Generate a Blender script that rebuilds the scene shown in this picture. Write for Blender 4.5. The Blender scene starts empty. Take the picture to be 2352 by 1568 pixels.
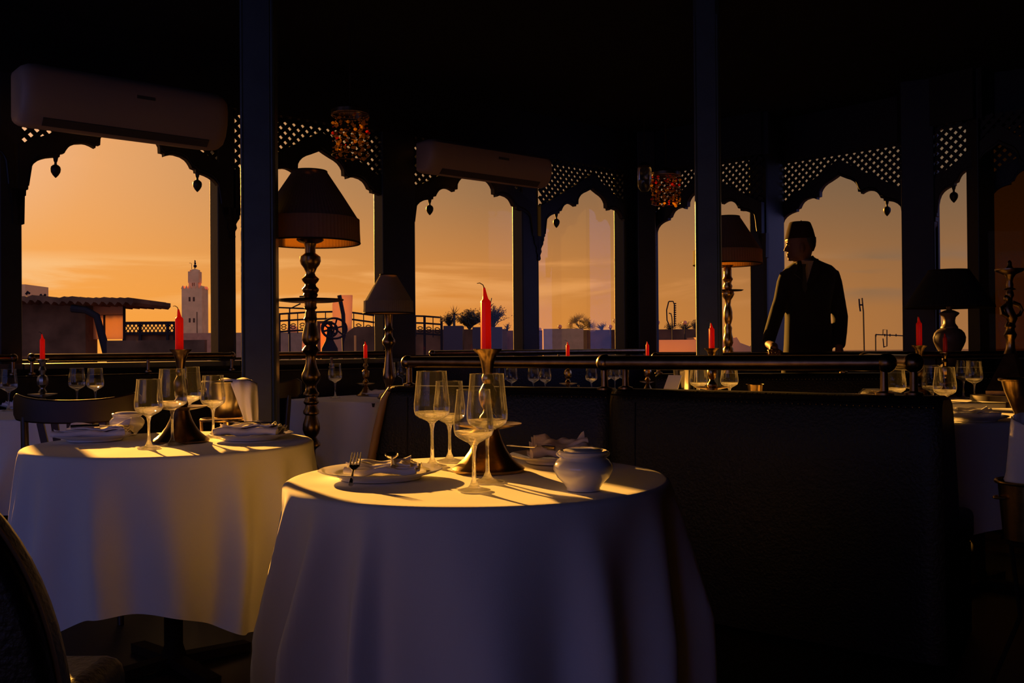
import bpy, math, random
from mathutils import Vector, Matrix, noise
PI = math.pi
sc = bpy.context.scene
col = sc.collection
random.seed(7)

# ------------------------------------------------------------------ camera
FPX, CAMH = 2250.0, 1.055
PITCH, ROLL = 0.0071, 0.008
CP = Vector((0, 0, CAMH))
Fv = Vector((0, math.cos(PITCH), math.sin(PITCH)))
R0 = Vector((1, 0, 0)); U0 = Vector((0, -math.sin(PITCH), math.cos(PITCH)))
Rv = R0 * math.cos(ROLL) - U0 * math.sin(ROLL)
Uv = U0 * math.cos(ROLL) + R0 * math.sin(ROLL)
cam = bpy.data.cameras.new('camera'); camo = bpy.data.objects.new('camera', cam); col.objects.link(camo)
cam.sensor_width = 36; cam.lens = FPX * 36 / 2352; cam.clip_end = 5000; cam.clip_start = 0.05
Mx = Matrix((Rv, Uv, -Fv)).transposed().to_4x4(); Mx.translation = CP
camo.matrix_world = Mx
sc.camera = camo

def ray(px, py):
    return Fv + Rv * ((px - 1176) / FPX) - Uv * ((py - 784) / FPX)
def at(px, py, Y):                       # point seen at a pixel, at depth Y
    d = ray(px, py); return CP + d * (Y / d.y)
def onz(px, py, z):                      # point seen at a pixel, on height z
    d = ray(px, py); return CP + d * ((z - CAMH) / d.z)
def X_(px, Y):
    return at(px, 800, Y).x
def Z_(px, py, Y):
    return at(px, py, Y).z

# ------------------------------------------------------------------ view, light
sc.view_settings.view_transform = 'Standard'; sc.view_settings.look = 'None'
sc.view_settings.gamma = 1; sc.view_settings.exposure = 0; sc.view_settings.use_curve_mapping = False
sc.cycles.use_denoising = True
sc.cycles.max_bounces = 14; sc.cycles.transparent_max_bounces = 24; sc.cycles.transmission_bounces = 10
sc.cycles.glossy_bounces = 5; sc.cycles.diffuse_bounces = 4
sc.cycles.sample_clamp_indirect = 4; sc.cycles.sample_clamp_direct = 0
sc.cycles.caustics_reflective = True; sc.cycles.caustics_refractive = True; sc.cycles.blur_glossy = 0.6

SUN = ray(-118, 292).normalized()
sl = bpy.data.lights.new('sun', 'SUN'); so = bpy.data.objects.new('sun', sl); col.objects.link(so)
sl.energy = 17; sl.color = (1.0, 0.43, 0.06); sl.angle = math.radians(0.7)
so.rotation_mode = 'QUATERNION'; so.rotation_quaternion = SUN.to_track_quat('Z', 'Y')
so.location = (-6, 10, 5)

w = bpy.data.worlds.new('sky'); sc.world = w; w.use_nodes = True
nt = w.node_tree; nt.nodes.clear()
def N(nt, t, **kw):
    n = nt.nodes.new(t)
    for k, v in kw.items():
        if isinstance(k, str) and hasattr(n, k): setattr(n, k, v)
    return n
def build_world():
    L = nt.links.new
    tc = N(nt, 'ShaderNodeTexCoord')
    nrm = N(nt, 'ShaderNodeVectorMath', operation='NORMALIZE'); L(tc.outputs['Generated'], nrm.inputs[0])
    dot = N(nt, 'ShaderNodeVectorMath', operation='DOT_PRODUCT'); L(nrm.outputs[0], dot.inputs[0]); dot.inputs[1].default_value = SUN
    ac = N(nt, 'ShaderNodeMath', operation='ARCCOSINE'); L(dot.outputs['Value'], ac.inputs[0])
    an = N(nt, 'ShaderNodeMath', operation='DIVIDE'); L(ac.outputs[0], an.inputs[0]); an.inputs[1].default_value = PI
    def ramp(stops):
        r = N(nt, 'ShaderNodeValToRGB'); e = r.color_ramp.elements
        while len(e) > 1: e.remove(e[-1])
        for i, (p, c) in enumerate(stops):
            x = e[0] if i == 0 else e.new(p)
            x.position = p; x.color = (*c, 1)
        L(an.outputs[0], r.inputs[0]); return r
    d = 1 / 180
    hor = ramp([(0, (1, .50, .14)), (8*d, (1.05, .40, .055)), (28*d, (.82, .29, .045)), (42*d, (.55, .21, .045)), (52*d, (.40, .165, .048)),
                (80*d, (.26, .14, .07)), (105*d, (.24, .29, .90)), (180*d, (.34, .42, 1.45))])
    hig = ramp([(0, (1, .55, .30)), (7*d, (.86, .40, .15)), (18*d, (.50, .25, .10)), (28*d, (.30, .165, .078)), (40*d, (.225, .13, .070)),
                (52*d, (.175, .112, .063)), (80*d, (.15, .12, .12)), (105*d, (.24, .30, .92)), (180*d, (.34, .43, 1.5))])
    sep = N(nt, 'ShaderNodeSeparateXYZ'); L(nrm.outputs[0], sep.inputs[0])
    mr = N(nt, 'ShaderNodeMapRange'); mr.interpolation_type = 'SMOOTHSTEP'
    L(sep.outputs['Z'], mr.inputs[0]); mr.inputs[1].default_value = 0.0; mr.inputs[2].default_value = 0.195
    mx = N(nt, 'ShaderNodeMix', data_type='RGBA'); L(mr.outputs[0], mx.inputs[0]); L(hor.outputs[0], mx.inputs[6]); L(hig.outputs[0], mx.inputs[7])
    # thin streaked clouds
    mp = N(nt, 'ShaderNodeMapping'); L(nrm.outputs[0], mp.inputs[0]); mp.inputs['Scale'].default_value = (2.2, 2.2, 17)
    mp.inputs['Rotation'].default_value = (0.05, 0.06, 0.3); mp.inputs['Location'].default_value = (0.35, 0.1, 0.62)
    nz = N(nt, 'ShaderNodeTexNoise'); L(mp.outputs[0], nz.inputs['Vector']); nz.inputs['Scale'].default_value = 1.7
    nz.inputs['Detail'].default_value = 6; nz.inputs['Roughness'].default_value = .55; nz.inputs['Distortion'].default_value = .6
    m2 = N(nt, 'ShaderNodeMapRange'); m2.interpolation_type = 'SMOOTHSTEP'; L(nz.outputs[0], m2.inputs[0]); m2.inputs[1].default_value = .44; m2.inputs[2].default_value = .60
    # band of elevation where the clouds lie
    b1 = N(nt, 'ShaderNodeMapRange'); b1.interpolation_type = 'SMOOTHSTEP'; L(sep.outputs['Z'], b1.inputs[0]); b1.inputs[1].default_value = .035; b1.inputs[2].default_value = .06
    b2 = N(nt, 'ShaderNodeMapRange'); b2.interpolation_type = 'SMOOTHSTEP'; L(sep.outputs['Z'], b2.inputs[0]); b2.inputs[1].default_value = .098; b2.inputs[2].default_value = .08
    mu = N(nt, 'ShaderNodeMath', operation='MULTIPLY'); L(b1.outputs[0], mu.inputs[0]); L(b2.outputs[0], mu.inputs[1])
    mu2 = N(nt, 'ShaderNodeMath', operation='MULTIPLY'); L(mu.outputs[0], mu2.inputs[0]); L(m2.outputs[0], mu2.inputs[1])
    mu3 = N(nt, 'ShaderNodeMath', operation='MULTIPLY'); L(mu2.outputs[0], mu3.inputs[0]); mu3.inputs[1].default_value = .95
    cl = ramp([(0, (1, .6, .3)), (12*d, (1, .5, .16)), (30*d, (.84, .36, .10)), (42*d, (.70, .29, .08)), (50*d, (.25, .14, .07)), (180*d, (.3, .3, .5))])
    mc = N(nt, 'ShaderNodeMix', data_type='RGBA'); L(mu3.outputs[0], mc.inputs[0]); L(mx.outputs[2], mc.inputs[6]); L(cl.outputs[0], mc.inputs[7])
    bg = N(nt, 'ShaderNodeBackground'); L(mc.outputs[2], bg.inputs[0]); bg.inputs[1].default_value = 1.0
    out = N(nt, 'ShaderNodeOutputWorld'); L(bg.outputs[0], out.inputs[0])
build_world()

# ------------------------------------------------------------------ materials
def mat(name, color, rough=.6, metal=0, spec=.5, trans=0, bump=0, bscale=60, var=0, vscale=8, coat=0, sheen=0, transl=0, tcol=None, emit=None, aniso=0):
    m = bpy.data.materials.new(name); m.use_nodes = True
    t = m.node_tree; L = t.links.new; b = t.nodes['Principled BSDF']; out = t.nodes['Material Output']
    b.inputs['Base Color'].default_value = (*color, 1); b.inputs['Roughness'].default_value = rough
    b.inputs['Metallic'].default_value = metal; b.inputs['Specular IOR Level'].default_value = spec
    b.inputs['Transmission Weight'].default_value = trans; b.inputs['Coat Weight'].default_value = coat
    b.inputs['Sheen Weight'].default_value = sheen
    if emit: b.inputs['Emission Color'].default_value = (*emit[0], 1); b.inputs['Emission Strength'].default_value = emit[1]
    tc = N(t, 'ShaderNodeTexCoord')
    if var:
        n = N(t, 'ShaderNodeTexNoise'); n.inputs['Scale'].default_value = vscale; n.inputs['Detail'].default_value = 4; L(tc.outputs['Object'], n.inputs['Vector'])
        mr = N(t, 'ShaderNodeMapRange'); L(n.outputs[0], mr.inputs[0]); mr.inputs[1].default_value = .3; mr.inputs[2].default_value = .7
        mr.inputs[3].default_value = 1 - var; mr.inputs[4].default_value = 1 + var
        v = N(t, 'ShaderNodeVectorMath', operation='SCALE'); v.inputs[0].default_value = color; L(mr.outputs[0], v.inputs['Scale'])
        L(v.outputs[0], b.inputs['Base Color'])
    if bump:
        n = N(t, 'ShaderNodeTexNoise'); n.inputs['Scale'].default_value = bscale; n.inputs['Detail'].default_value = 3; L(tc.outputs['Object'], n.inputs['Vector'])
        bp = N(t, 'ShaderNodeBump'); bp.inputs['Strength'].default_value = bump; bp.inputs['Distance'].default_value = .01
        L(n.outputs[0], bp.inputs['Height']); L(bp.outputs[0], b.inputs['Normal'])
    if transl:
        tr = N(t, 'ShaderNodeBsdfTranslucent'); tr.inputs[0].default_value = (*(tcol or color), 1)
        ms = N(t, 'ShaderNodeMixShader'); ms.inputs[0].default_value = transl
        L(b.outputs[0], ms.inputs[1]); L(tr.outputs[0], ms.inputs[2]); L(ms.outputs[0], out.inputs[0])
    return m
def thin_glass(name, tint=(1, 1, 1), refl=1.0, rough=.02):
    m = bpy.data.materials.new(name); m.use_nodes = True
    t = m.node_tree; L = t.links.new; t.nodes.remove(t.nodes['Principled BSDF']); out = t.nodes['Material Output']
    tr = N(t, 'ShaderNodeBsdfTransparent'); tr.inputs[0].default_value = (*tint, 1)
    g = N(t, 'ShaderNodeBsdfGlossy'); g.inputs['Roughness'].default_value = rough; g.inputs[0].default_value = (1, 1, 1, 1)
    fr = N(t, 'ShaderNodeFresnel'); fr.inputs[0].default_value = 1.5
    mu = N(t, 'ShaderNodeMath', operation='MULTIPLY'); L(fr.outputs[0], mu.inputs[0]); mu.inputs[1].default_value = refl
    ms = N(t, 'ShaderNodeMixShader'); L(mu.outputs[0], ms.inputs[0]); L(tr.outputs[0], ms.inputs[1]); L(g.outputs[0], ms.inputs[2]); L(ms.outputs[0], out.inputs[0])
    return m
def stemware(name):
    m = bpy.data.materials.new(name); m.use_nodes = True
    t = m.node_tree; L = t.links.new; t.nodes.remove(t.nodes['Principled BSDF']); out = t.nodes['Material Output']
    tr = N(t, 'ShaderNodeBsdfTransparent'); g = N(t, 'ShaderNodeBsdfGlossy'); g.inputs['Roughness'].default_value = .035
    fr = N(t, 'ShaderNodeFresnel'); fr.inputs[0].default_value = 1.45
    mu = N(t, 'ShaderNodeMath', operation='MULTIPLY'); L(fr.outputs[0], mu.inputs[0]); mu.inputs[1].default_value = .8
    ms = N(t, 'ShaderNodeMixShader'); L(mu.outputs[0], ms.inputs[0]); L(tr.outputs[0], ms.inputs[1]); L(g.outputs[0], ms.inputs[2])
    lw = N(t, 'ShaderNodeLayerWeight'); lw.inputs[0].default_value = .5
    pw = N(t, 'ShaderNodeMath', operation='POWER'); L(lw.outputs['Facing'], pw.inputs[0]); pw.inputs[1].default_value = 9
    mr = N(t, 'ShaderNodeMapRange'); L(pw.outputs[0], mr.inputs[0]); mr.inputs[3].default_value = .002; mr.inputs[4].default_value = .30
    tl = N(t, 'ShaderNodeBsdfTranslucent'); tl.inputs[0].default_value = (1, 1, 1, 1)
    m2 = N(t, 'ShaderNodeMixShader'); L(mr.outputs[0], m2.inputs[0]); L(ms.outputs[0], m2.inputs[1]); L(tl.outputs[0], m2.inputs[2]); L(m2.outputs[0], out.inputs[0])  # translucent white mixed in at the edges imitates glow of refracted light
    return m
def clear_glass(name, tint=(1, 1, 1), rough=0.0, keep=.22):
    m = bpy.data.materials.new(name); m.use_nodes = True
    t = m.node_tree; L = t.links.new; t.nodes.remove(t.nodes['Principled BSDF']); out = t.nodes['Material Output']
    g = N(t, 'ShaderNodeBsdfGlass'); g.inputs['IOR'].default_value = 1.48; g.inputs['Roughness'].default_value = rough; g.inputs[0].default_value = (*tint, 1)
    tr = N(t, 'ShaderNodeBsdfTransparent')
    ms = N(t, 'ShaderNodeMixShader'); ms.inputs[0].default_value = keep; L(g.outputs[0], ms.inputs[1]); L(tr.outputs[0], ms.inputs[2])
    tl = N(t, 'ShaderNodeBsdfTranslucent'); m2 = N(t, 'ShaderNodeMixShader'); m2.inputs[0].default_value = .05; L(ms.outputs[0], m2.inputs[1]); L(tl.outputs[0], m2.inputs[2]); L(m2.outputs[0], out.inputs[0])
    return m
M = dict(
    black=mat('black painted wood', (.006, .0055, .005), .5, spec=.3, var=.2),
    ceil=mat('dark ceiling', (.008, .008, .008), .9, spec=.1, var=.2),
    frame=mat('black brown painted wood', (.010, .011, .012), .45, spec=.35, bump=.08, bscale=30, var=.25),
    tan=mat('painted sunlit leather edge', (.30, .17, .07), .5, spec=.5),  # tan stands in for sunlight on the edges of black leather
    post=mat('dark blue black painted wood', (.022, .036, .046), .42, spec=.5, bump=.08, bscale=30, var=.25),
    floor=mat('dark stone floor', (.012, .011, .011), .5, spec=.3, bump=.1, bscale=12, var=.4, vscale=3),
    cloth=mat('white linen', (.80, .80, .82), .9, spec=.15, bump=.05, bscale=250, sheen=.1, transl=.06, tcol=(.85, .6, .5)),
    napkin=mat('white napkin linen', (.82, .80, .84), .9, spec=.15, bump=.1, bscale=200, transl=.05, tcol=(.9, .75, .65)),
    leather=mat('black leather', (.0045, .0042, .005), .42, spec=.28, bump=.25, bscale=90),
    wood=mat('dark brown bentwood', (.018, .008, .005), .4, spec=.45, var=.3, vscale=14),
    brass=mat('aged brass', (.52, .34, .13), .27, metal=1, bump=.06, bscale=40, var=.25, vscale=20),
    brass_dark=mat('dark aged brass', (.20, .13, .075), .30, metal=1, bump=.06, bscale=30, var=.3, vscale=16),
    pewter=mat('pewter metal', (.36, .31, .26), .28, metal=1, var=.2, vscale=18),
    silver=mat('silver plate', (.72, .68, .62), .16, metal=1, bump=.03, bscale=20),
    bowl=stemware('thin clear glass'),
    stem=clear_glass('solid clear glass'),
    pane=thin_glass('window pane glass', tint=(.98, .98, .98), refl=.06, rough=.0),
    pane_amber=thin_glass('amber tinted window glass', tint=(.26, .17, .055), refl=.05, rough=.0),
    china=mat('white glazed china', (.75, .74, .74), .12, spec=.6, coat=.4),
    candle=mat('red candle wax', (.75, .030, .012), .35, spec=.4, transl=.40, tcol=(.75, .10, .03)),
    wick=mat('charred wick', (.03, .01, .008), .9),
    shade=mat('pleated dark lampshade silk', (.085, .072, .062), .9, transl=.30, tcol=(.42, .26, .10)),
    band=mat('pleated lampshade band', (.15, .12, .10), .9, transl=.40, tcol=(.75, .48, .17)),
    shade_pale=mat('pale lampshade linen', (.22, .19, .16), .9, transl=.30, tcol=(.5, .34, .18)),
    shade_black=mat('black lampshade', (.004, .004, .005), .9),
    stone=mat('brown ceramic', (.11, .075, .06), .45, var=.2),
    ac=mat('pale plastic casing', (.22, .155, .11), .5, spec=.3),
    ac_dark=mat('dark plastic vent', (.03, .022, .018), .6),
    bead=mat('amber glass bead', (.35, .17, .03), .25, spec=.8, transl=.7, tcol=(1, .66, .13)),
    bead_red=mat('red glass bead', (.35, .04, .01), .25, spec=.8, transl=.7, tcol=(1, .16, .04)),
    suit=mat('black suit cloth', (.010, .008, .007), .9, spec=.1, sheen=.1),
    shirt=mat('shirt cloth', (.30, .22, .17), .9, transl=.2),
    tie=mat('dark tie silk', (.01, .008, .008), .5),
    skin=mat('skin', (.11, .05, .03), .55, spec=.3),
    hair=mat('black hair', (.008, .006, .005), .8),
    fez=mat('dark felt fez', (.02, .007, .006), .95, spec=.1),
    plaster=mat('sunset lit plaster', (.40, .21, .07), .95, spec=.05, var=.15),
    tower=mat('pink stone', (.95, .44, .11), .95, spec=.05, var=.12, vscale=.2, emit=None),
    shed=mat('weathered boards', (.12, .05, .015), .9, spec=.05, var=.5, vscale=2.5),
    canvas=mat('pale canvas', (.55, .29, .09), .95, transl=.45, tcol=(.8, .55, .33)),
    iron=mat('black iron', (.016, .010, .006), .8, spec=.12),
    planter=mat('grey planter', (.05, .025, .012), .8),
    leaf=mat('dark leaves', (.035, .032, .012), .7, transl=.3, tcol=(.12, .09, .02)),
    globe=mat('milky globe glass', (.35, .22, .12), .3, transl=.5, tcol=(.6, .4, .2)),
    ground=mat('city ground', (.10, .065, .045), .95, spec=.05, var=.4, vscale=.05),
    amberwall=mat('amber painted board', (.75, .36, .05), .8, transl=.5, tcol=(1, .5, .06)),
)

# ------------------------------------------------------------------ mesh helpers
class MB:
    def __init__(s): s.v = []; s.f = []
    def add(s, vs, fs):
        o = len(s.v); s.v += [tuple(v) for v in vs]; s.f += [tuple(o + i for i in f) for f in fs]; return s
    def box(s, c, d, rz=0, m=None):
        hx, hy, hz = d[0]/2, d[1]/2, d[2]/2; vs = []
        for x, y, z in ((-1,-1,-1),(1,-1,-1),(1,1,-1),(-1,1,-1),(-1,-1,1),(1,-1,1),(1,1,1),(-1,1,1)):
            p = Vector((x*hx, y*hy, z*hz))
            if m is not None: p = m @ p
            if rz: p = Matrix.Rotation(rz, 3, 'Z') @ p
            vs.append(Vector(c) + p)
        return s.add(vs, [(0,3,2,1),(4,5,6,7),(0,1,5,4),(1,2,6,5),(2,3,7,6),(3,0,4,7)])
    def bar(s, a, b, w1, w2, up=(0,0,1)):        # a box along a-b
        a = Vector(a); b = Vector(b); t = (b-a).normalized(); u = Vector(up)
        if abs(t.dot(u)) > .98: u = Vector((0,1,0))
        x = t.cross(u).normalized(); y = x.cross(t); vs = []
        for p in (a, b):
            for i, j in ((-1,-1),(1,-1),(1,1),(-1,1)): vs.append(p + x*(i*w1/2) + y*(j*w2/2))
        return s.add(vs, [(3,2,1,0),(4,5,6,7),(0,1,5,4),(1,2,6,5),(2,3,7,6),(3,0,4,7)])
    def tube(s, pts, r, n=8, caps=True):
        pts = [Vector(p) for p in pts]; k = len(pts); rs = r if isinstance(r, (list, tuple)) else [r]*k
        ref = None; vs = []
        for i, p in enumerate(pts):
            t = (pts[min(i+1, k-1)] - pts[max(i-1, 0)]).normalized()
            if ref is None:
                ref = Vector((0,0,1)) if abs(t.z) < .9 else Vector((1,0,0))
            x = t.cross(ref).normalized(); y = x.cross(t).normalized(); ref = y
            for j in range(n):
                a = 2*PI*j/n; vs.append(p + x*(math.cos(a)*rs[i]) + y*(math.sin(a)*rs[i]))
        fs = [(i*n+j, i*n+(j+1) % n, (i+1)*n+(j+1) % n, (i+1)*n+j) for i in range(k-1) for j in range(n)]
        if caps: fs += [tuple(range(n))[::-1], tuple((k-1)*n+j for j in range(n))]
        return s.add(vs, fs)
    def lathe(s, prof, n=32, c=(0,0,0), sx=1, sy=1):   # prof (r, z) bottom to top
        vs = []; c = Vector(c); idx = []
        for r, z in prof:
            if r < 1e-6: idx.append([len(vs)]); vs.append(c + Vector((0,0,z)))
            else:
                idx.append(list(range(len(vs), len(vs)+n)))
                for j in range(n):
                    a = 2*PI*j/n; vs.append(c + Vector((math.cos(a)*r*sx, math.sin(a)*r*sy, z)))
        fs = []
        for a, b in zip(idx, idx[1:]):
            for j in range(n):
                k = (j+1) % n
                if len(a) == 1 and len(b) == 1: break
                if len(a) == 1: fs.append((a[0], b[k], b[j]))
                elif len(b) == 1: fs.append((a[j], a[k], b[0]))
                else: fs.append((a[j], a[k], b[k], b[j]))
        return s.add(vs, fs)
    def prism(s, poly, h, o=(0,0,0), ex=(1,0,0), ey=(0,0,1), en=(0,1,0)):   # polygon in (ex,ey) extruded by h along en
        o = Vector(o); ex = Vector(ex); ey = Vector(ey); en = Vector(en); n = len(poly)
        vs = [o + ex*x + ey*y for x, y in poly] + [o + ex*x + ey*y + en*h for x, y in poly]
        return s.add(vs, [tuple(range(n)), tuple(range(n, 2*n))[::-1]] + [(i, n+i, n+(i+1) % n, (i+1) % n) for i in range(n)])
    def ball(s, c, r, n=12, m=8, sz=1):
        return s.lathe([(r*math.sin(PI*i/m) if 0 < i < m else 0, -r*sz*math.cos(PI*i/m)) for i in range(m+1)], n, c)
    def mesh(s, name, material, smooth=40):
        me = bpy.data.meshes.new(name); me.from_pydata([tuple(v) for v in s.v], [], s.f); me.update()
        import bmesh
        bm = bmesh.new(); bm.from_mesh(me); bmesh.ops.recalc_face_normals(bm, faces=bm.faces); bm.to_mesh(me); bm.free()
        me.materials.append(material)
        if smooth:
            me.polygons.foreach_set('use_smooth', [True]*len(me.polygons)); me.set_sharp_from_angle(angle=math.radians(smooth))
        return me
def put(me, name, parent=None, loc=(0,0,0), rz=0):
    o = bpy.data.objects.new(name, me); col.objects.link(o); o.location = loc; o.rotation_euler = (0,0,rz)
    if parent: o.parent = parent
    return o
def obj(name, mb, material, parent=None, loc=(0,0,0), rz=0, smooth=40):
    return put(mb.mesh(name, material, smooth), name, parent, loc, rz)
def tag(o, label=None, cat=None, group=None, kind=None):
    if label: o['label'] = label
    if cat: o['category'] = cat
    if group: o['group'] = group
    if kind: o['kind'] = kind
    return o
def thing(name, label, cat, loc=(0,0,0), rz=0, group=None):
    o = bpy.data.objects.new(name, None); col.objects.link(o); o.empty_display_size = .05
    o.location = loc; o.rotation_euler = (0,0,rz)
    return tag(o, label, cat, group)
def struct(name, mb, material, smooth=0): return tag(obj(name, mb, material, smooth=smooth), kind='structure')
def lerp(a, b, t): return a + (b-a)*t
def interp(nodes, u):
    for (a, x), (b, y) in zip(nodes, nodes[1:]):
        if u <= b: return x if b == a else lerp(x, y, (u-a)/(b-a))
    return nodes[-1][1]
# ================================================================== THE SETTING
HT, SILL, CEIL = 2.65, 0.995, 3.0
K = 1.143
# plan of the window wall: left run is one straight line, right run is facets
P0 = Vector((-1.386, 5.82, 0)) * K; P0.z = 0
DL = Vector((.764, .646, 0)).normalized()
def onleft(px):
    u = (px-1176)/FPX; t = (P0.y*u - P0.x)/(DL.x - u*DL.y); return P0 + DL*t
def PD(px, Y): return Vector((X_(px, Y), Y, 0))

ARCH = [(0,2.452),(.05,2.436),(.14,2.412),(.20,2.398),(.25,2.380),(.285,2.358),(.307,2.335),(.311,2.296),(.335,2.296),(.354,2.294),(.358,2.276),(.40,2.287),(.44,2.294),(.475,2.295),
        (.55,2.287),(.60,2.272),(.624,2.258),(.645,2.240),(.661,2.222),(.68,2.219),(.702,2.215),(.706,2.197),(.74,2.196),(.773,2.192),(.82,2.186),(.866,2.176),(.91,2.162),
        (.95,2.140),(.975,2.112),(.993,2.075),(1.0,1.990),(1.018,1.985),(1.02,1.953),(1.034,1.950),(1.036,1.925),(1.06,1.905),(1.08,1.885)]
def zlat(u): return 2.588 - .320*min(u, 1.06)**.92

def window(num, A, B, pr=None, pend=(1, 1), pane=True, cuts=(None, None), glass='pane', lowrail=0):
    """A..B ends of the arch opening on the wall plane (ground points); arch centre halfway"""
    L = (B-A).length; ex = (B-A).normalized(); en = Vector((-ex.y, ex.x, 0))
    if en.dot(A) < 0: en = -en                 # en points outdoors
    half = L/2; c = (A+B)/2
    e = thing('window_%d' % num, None, None); e['kind'] = 'structure'
    e.location = (c.x, c.y, 0); e.rotation_euler = (0, 0, math.atan2(ex.y, ex.x))
    # local: x along the wall, y = outdoors or indoors sign
    sy = 1 if (Matrix.Rotation(-math.atan2(ex.y, ex.x), 3, 'Z') @ en).y > 0 else -1
    T = .045
    us = sorted(set([a for a, _ in ARCH] + [i/40 for i in range(41)]))
    us = [-u for u in reversed(us) if u > 0] + us
    lo = [(u*half, interp(ARCH, abs(u))) for u in us]; hi = [(u*half, zlat(abs(u))) for u in us]
    mb = MB()
    n = len(us); vs = []
    for y in (-T/2, T/2):
        for x, z in lo: vs.append((x, y, z))
        for x, z in hi: vs.append((x, y, z))
    fs = []
    for i in range(n-1):
        fs.append((i, i+1, n+i+1, n+i)); fs.append((2*n+i, 3*n+i, 3*n+i+1, 2*n+i+1))
        fs.append((i, 2*n+i, 2*n+i+1, i+1)); fs.append((n+i, n+i+1, 3*n+i+1, 3*n+i))
    fs += [(0, n, 3*n, 2*n), (n-1, 3*n-1, 4*n-1, 2*n-1)]
    mb.add(vs, fs)
    # raised moulding following the arch
    for s in (-1, 1): mb.tube([(s*u*half, -sy*T/2, interp(ARCH, u)+.022) for u in [i/30 for i in range(31)]], .006, 5)
    obj('arch_panel', mb, M['black'], e, smooth=30)
    # consoles under the arch ends
    mb = MB()
    for s in (-1, 1):
        x0 = s*half*1.0
        mb.prism([(x0+s*.01, 1.99), (x0+s*.018, 1.945), (x0+s*.034, 1.94), (x0+s*.034, 1.91), (x0+s*.046, 1.885), (x0+s*.040, 1.86), (x0+s*.056, 1.83), (x0+s*.050, 1.80), (x0+s*.062, 1.785), (x0+s*.080, 1.79), (x0+s*.084, 1.99)], T, (0, -T/2, 0))
    obj('console', mb, M['black'], e, smooth=0)
    # lattice of crossed slats
    P = .0467; W = .0247; mb = MB()
    X = half*1.08; mbs = MB()
    for sgn, yo in ((1, -.006), (-1, .006)):
        k0 = int((-X-HT)/P)-3
        for k in range(k0-60, 120):
            cst = k*P*math.sqrt(2)              # line: x*sgn + ... : z = sgn*x + cst
            run = None; st = .008
            xs = [i*st for i in range(int(-X/st), int(X/st)+1)]
            for x in xs + [None]:
                ok = False
                if x is not None:
                    z = sgn*x + cst; ok = z < HT+.02 and z > zlat(abs(x)/half) - .022
                if ok and run is None: run = [x, x]
                elif ok: run[1] = x
                elif run is not None:
                    if run[1] > run[0]:
                        a = (run[0], yo, sgn*run[0]+cst); b = (run[1], yo, sgn*run[1]+cst)
                        mbs.bar(a, b, W, .011, up=(0, 1, 0))
                    run = None
    obj('lattice', mbs, M['black'], e, smooth=0)
    # side boards beside the arch, above the consoles
    for s, cond in ((-1, pend[0]), (1, pend[1])):
        if cond:
            q = MB(); x = s*half*.735
            q.lathe([(0, 2.075), (.006, 2.080), (.017, 2.093), (.0265, 2.110), (.029, 2.126), (.026, 2.140), (.016, 2.150), (.008, 2.154), (.007, 2.166), (.011, 2.175), (.016, 2.2)], 14, (x, 0, 0))
            obj('pendant', q, M['black'], e)
    # pane and its frame
    q = MB().box((0, sy*.05, (SILL+HT)/2), (2*half*1.06, .006, HT-SILL)); g = obj('pane', q, M[glass], e, smooth=0)
    q = MB()
    for s in (-1, 1): q.box((s*half*1.07, sy*.05, (SILL+HT)/2), (.03, .03, HT-SILL))
    q.box((0, sy*.05, SILL+.008), (2*half*1.07, .03, .016)); q.box((0, sy*.05, HT-.01), (2*half*1.07, .03, .02))
    obj('frame', q, M['black'], e, smooth=0)
    # sill board
    obj('sill', MB().box((0, -sy*.03, SILL-.02), (2*half*1.1, .26, .03)), M['post'], e, smooth=0)
    return e

W = {}
LB = {0: (-330, 20), 1: (64, 508), 2: (556, 900), 3: (950, 1222), 4: (1250, 1462)}
for k, (a, b) in LB.items():
    A, B = onleft(a), onleft(b)
    window(k+1, A, B, pend={0: (1, 1), 1: (1, 1), 2: (0, 0), 3: (1, 0), 4: (1, 0)}[k])
A2 = onleft(-330) - DL*1.16; window(6, A2 - DL*.0, onleft(-330) - DL*.10)
D = {1507: 8.92, 1752: 8.12, 1797: 8.42, 2085: 7.62, 2157: 7.12, 2285: 6.80}
EA, EB = PD(1508, 8.92), PD(1745, 8.14); window(7, EA, EB, pend=(0, 0))
FA, FB = PD(1797, 8.42), PD(2082, 7.63); window(8, FA, FB, pend=(0, 1))
gd = (PD(2228, 6.96)-PD(2160, 7.11)).normalized()
GA = PD(2158, 7.115); GB = GA + gd*.86; window(9, GA, GB, pend=(1, 0))
hd = Vector((.50, -.866, 0))
HA = PD(2279, 7.05); HB = HA + Vector((.80, -.45, 0)); window(10, HA, HB, pend=(0, 0), glass='pane_amber')

def post(name, a, b, depth, shift=0, z0=0, z1=CEIL, m='frame'):     # a wall post between two ground points
    ex = (b-a).normalized(); en = Vector((-ex.y, ex.x, 0))
    if en.dot(a) < 0: en = -en
    c = (a+b)/2 + en*shift
    q = MB(); q.box((c.x, c.y, (z0+z1)/2), ((b-a).length, depth, z1-z0), math.atan2(ex.y, ex.x))
    o = obj(name, q, M[m], smooth=0); tag(o, kind='structure')
    bv = o.modifiers.new('edge', 'BEVEL'); bv.width = .008; bv.segments = 2
    return o
T = 1
for a, b, sh in ((-2, 50, .05), (500, 538, .05), (874, 948, .02), (1199, 1233, .05), (1433, 1470, .05)):
    post('trim_%d' % T, onleft(a), onleft(b), .13, sh); T += 1
post('trim_%d' % T, onleft(-330)-DL*.10, onleft(-330), .14, .05); T += 1
post('trim_%d' % T, A2-DL*.12, A2, .14, .05); T += 1
post('trim_%d' % T, PD(1466, 8.85), PD(1507, 8.85), .16, .03); T += 1
post('trim_%d' % T, PD(1757, 8.15), PD(1797, 8.40), .16, .05); T += 1
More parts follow.
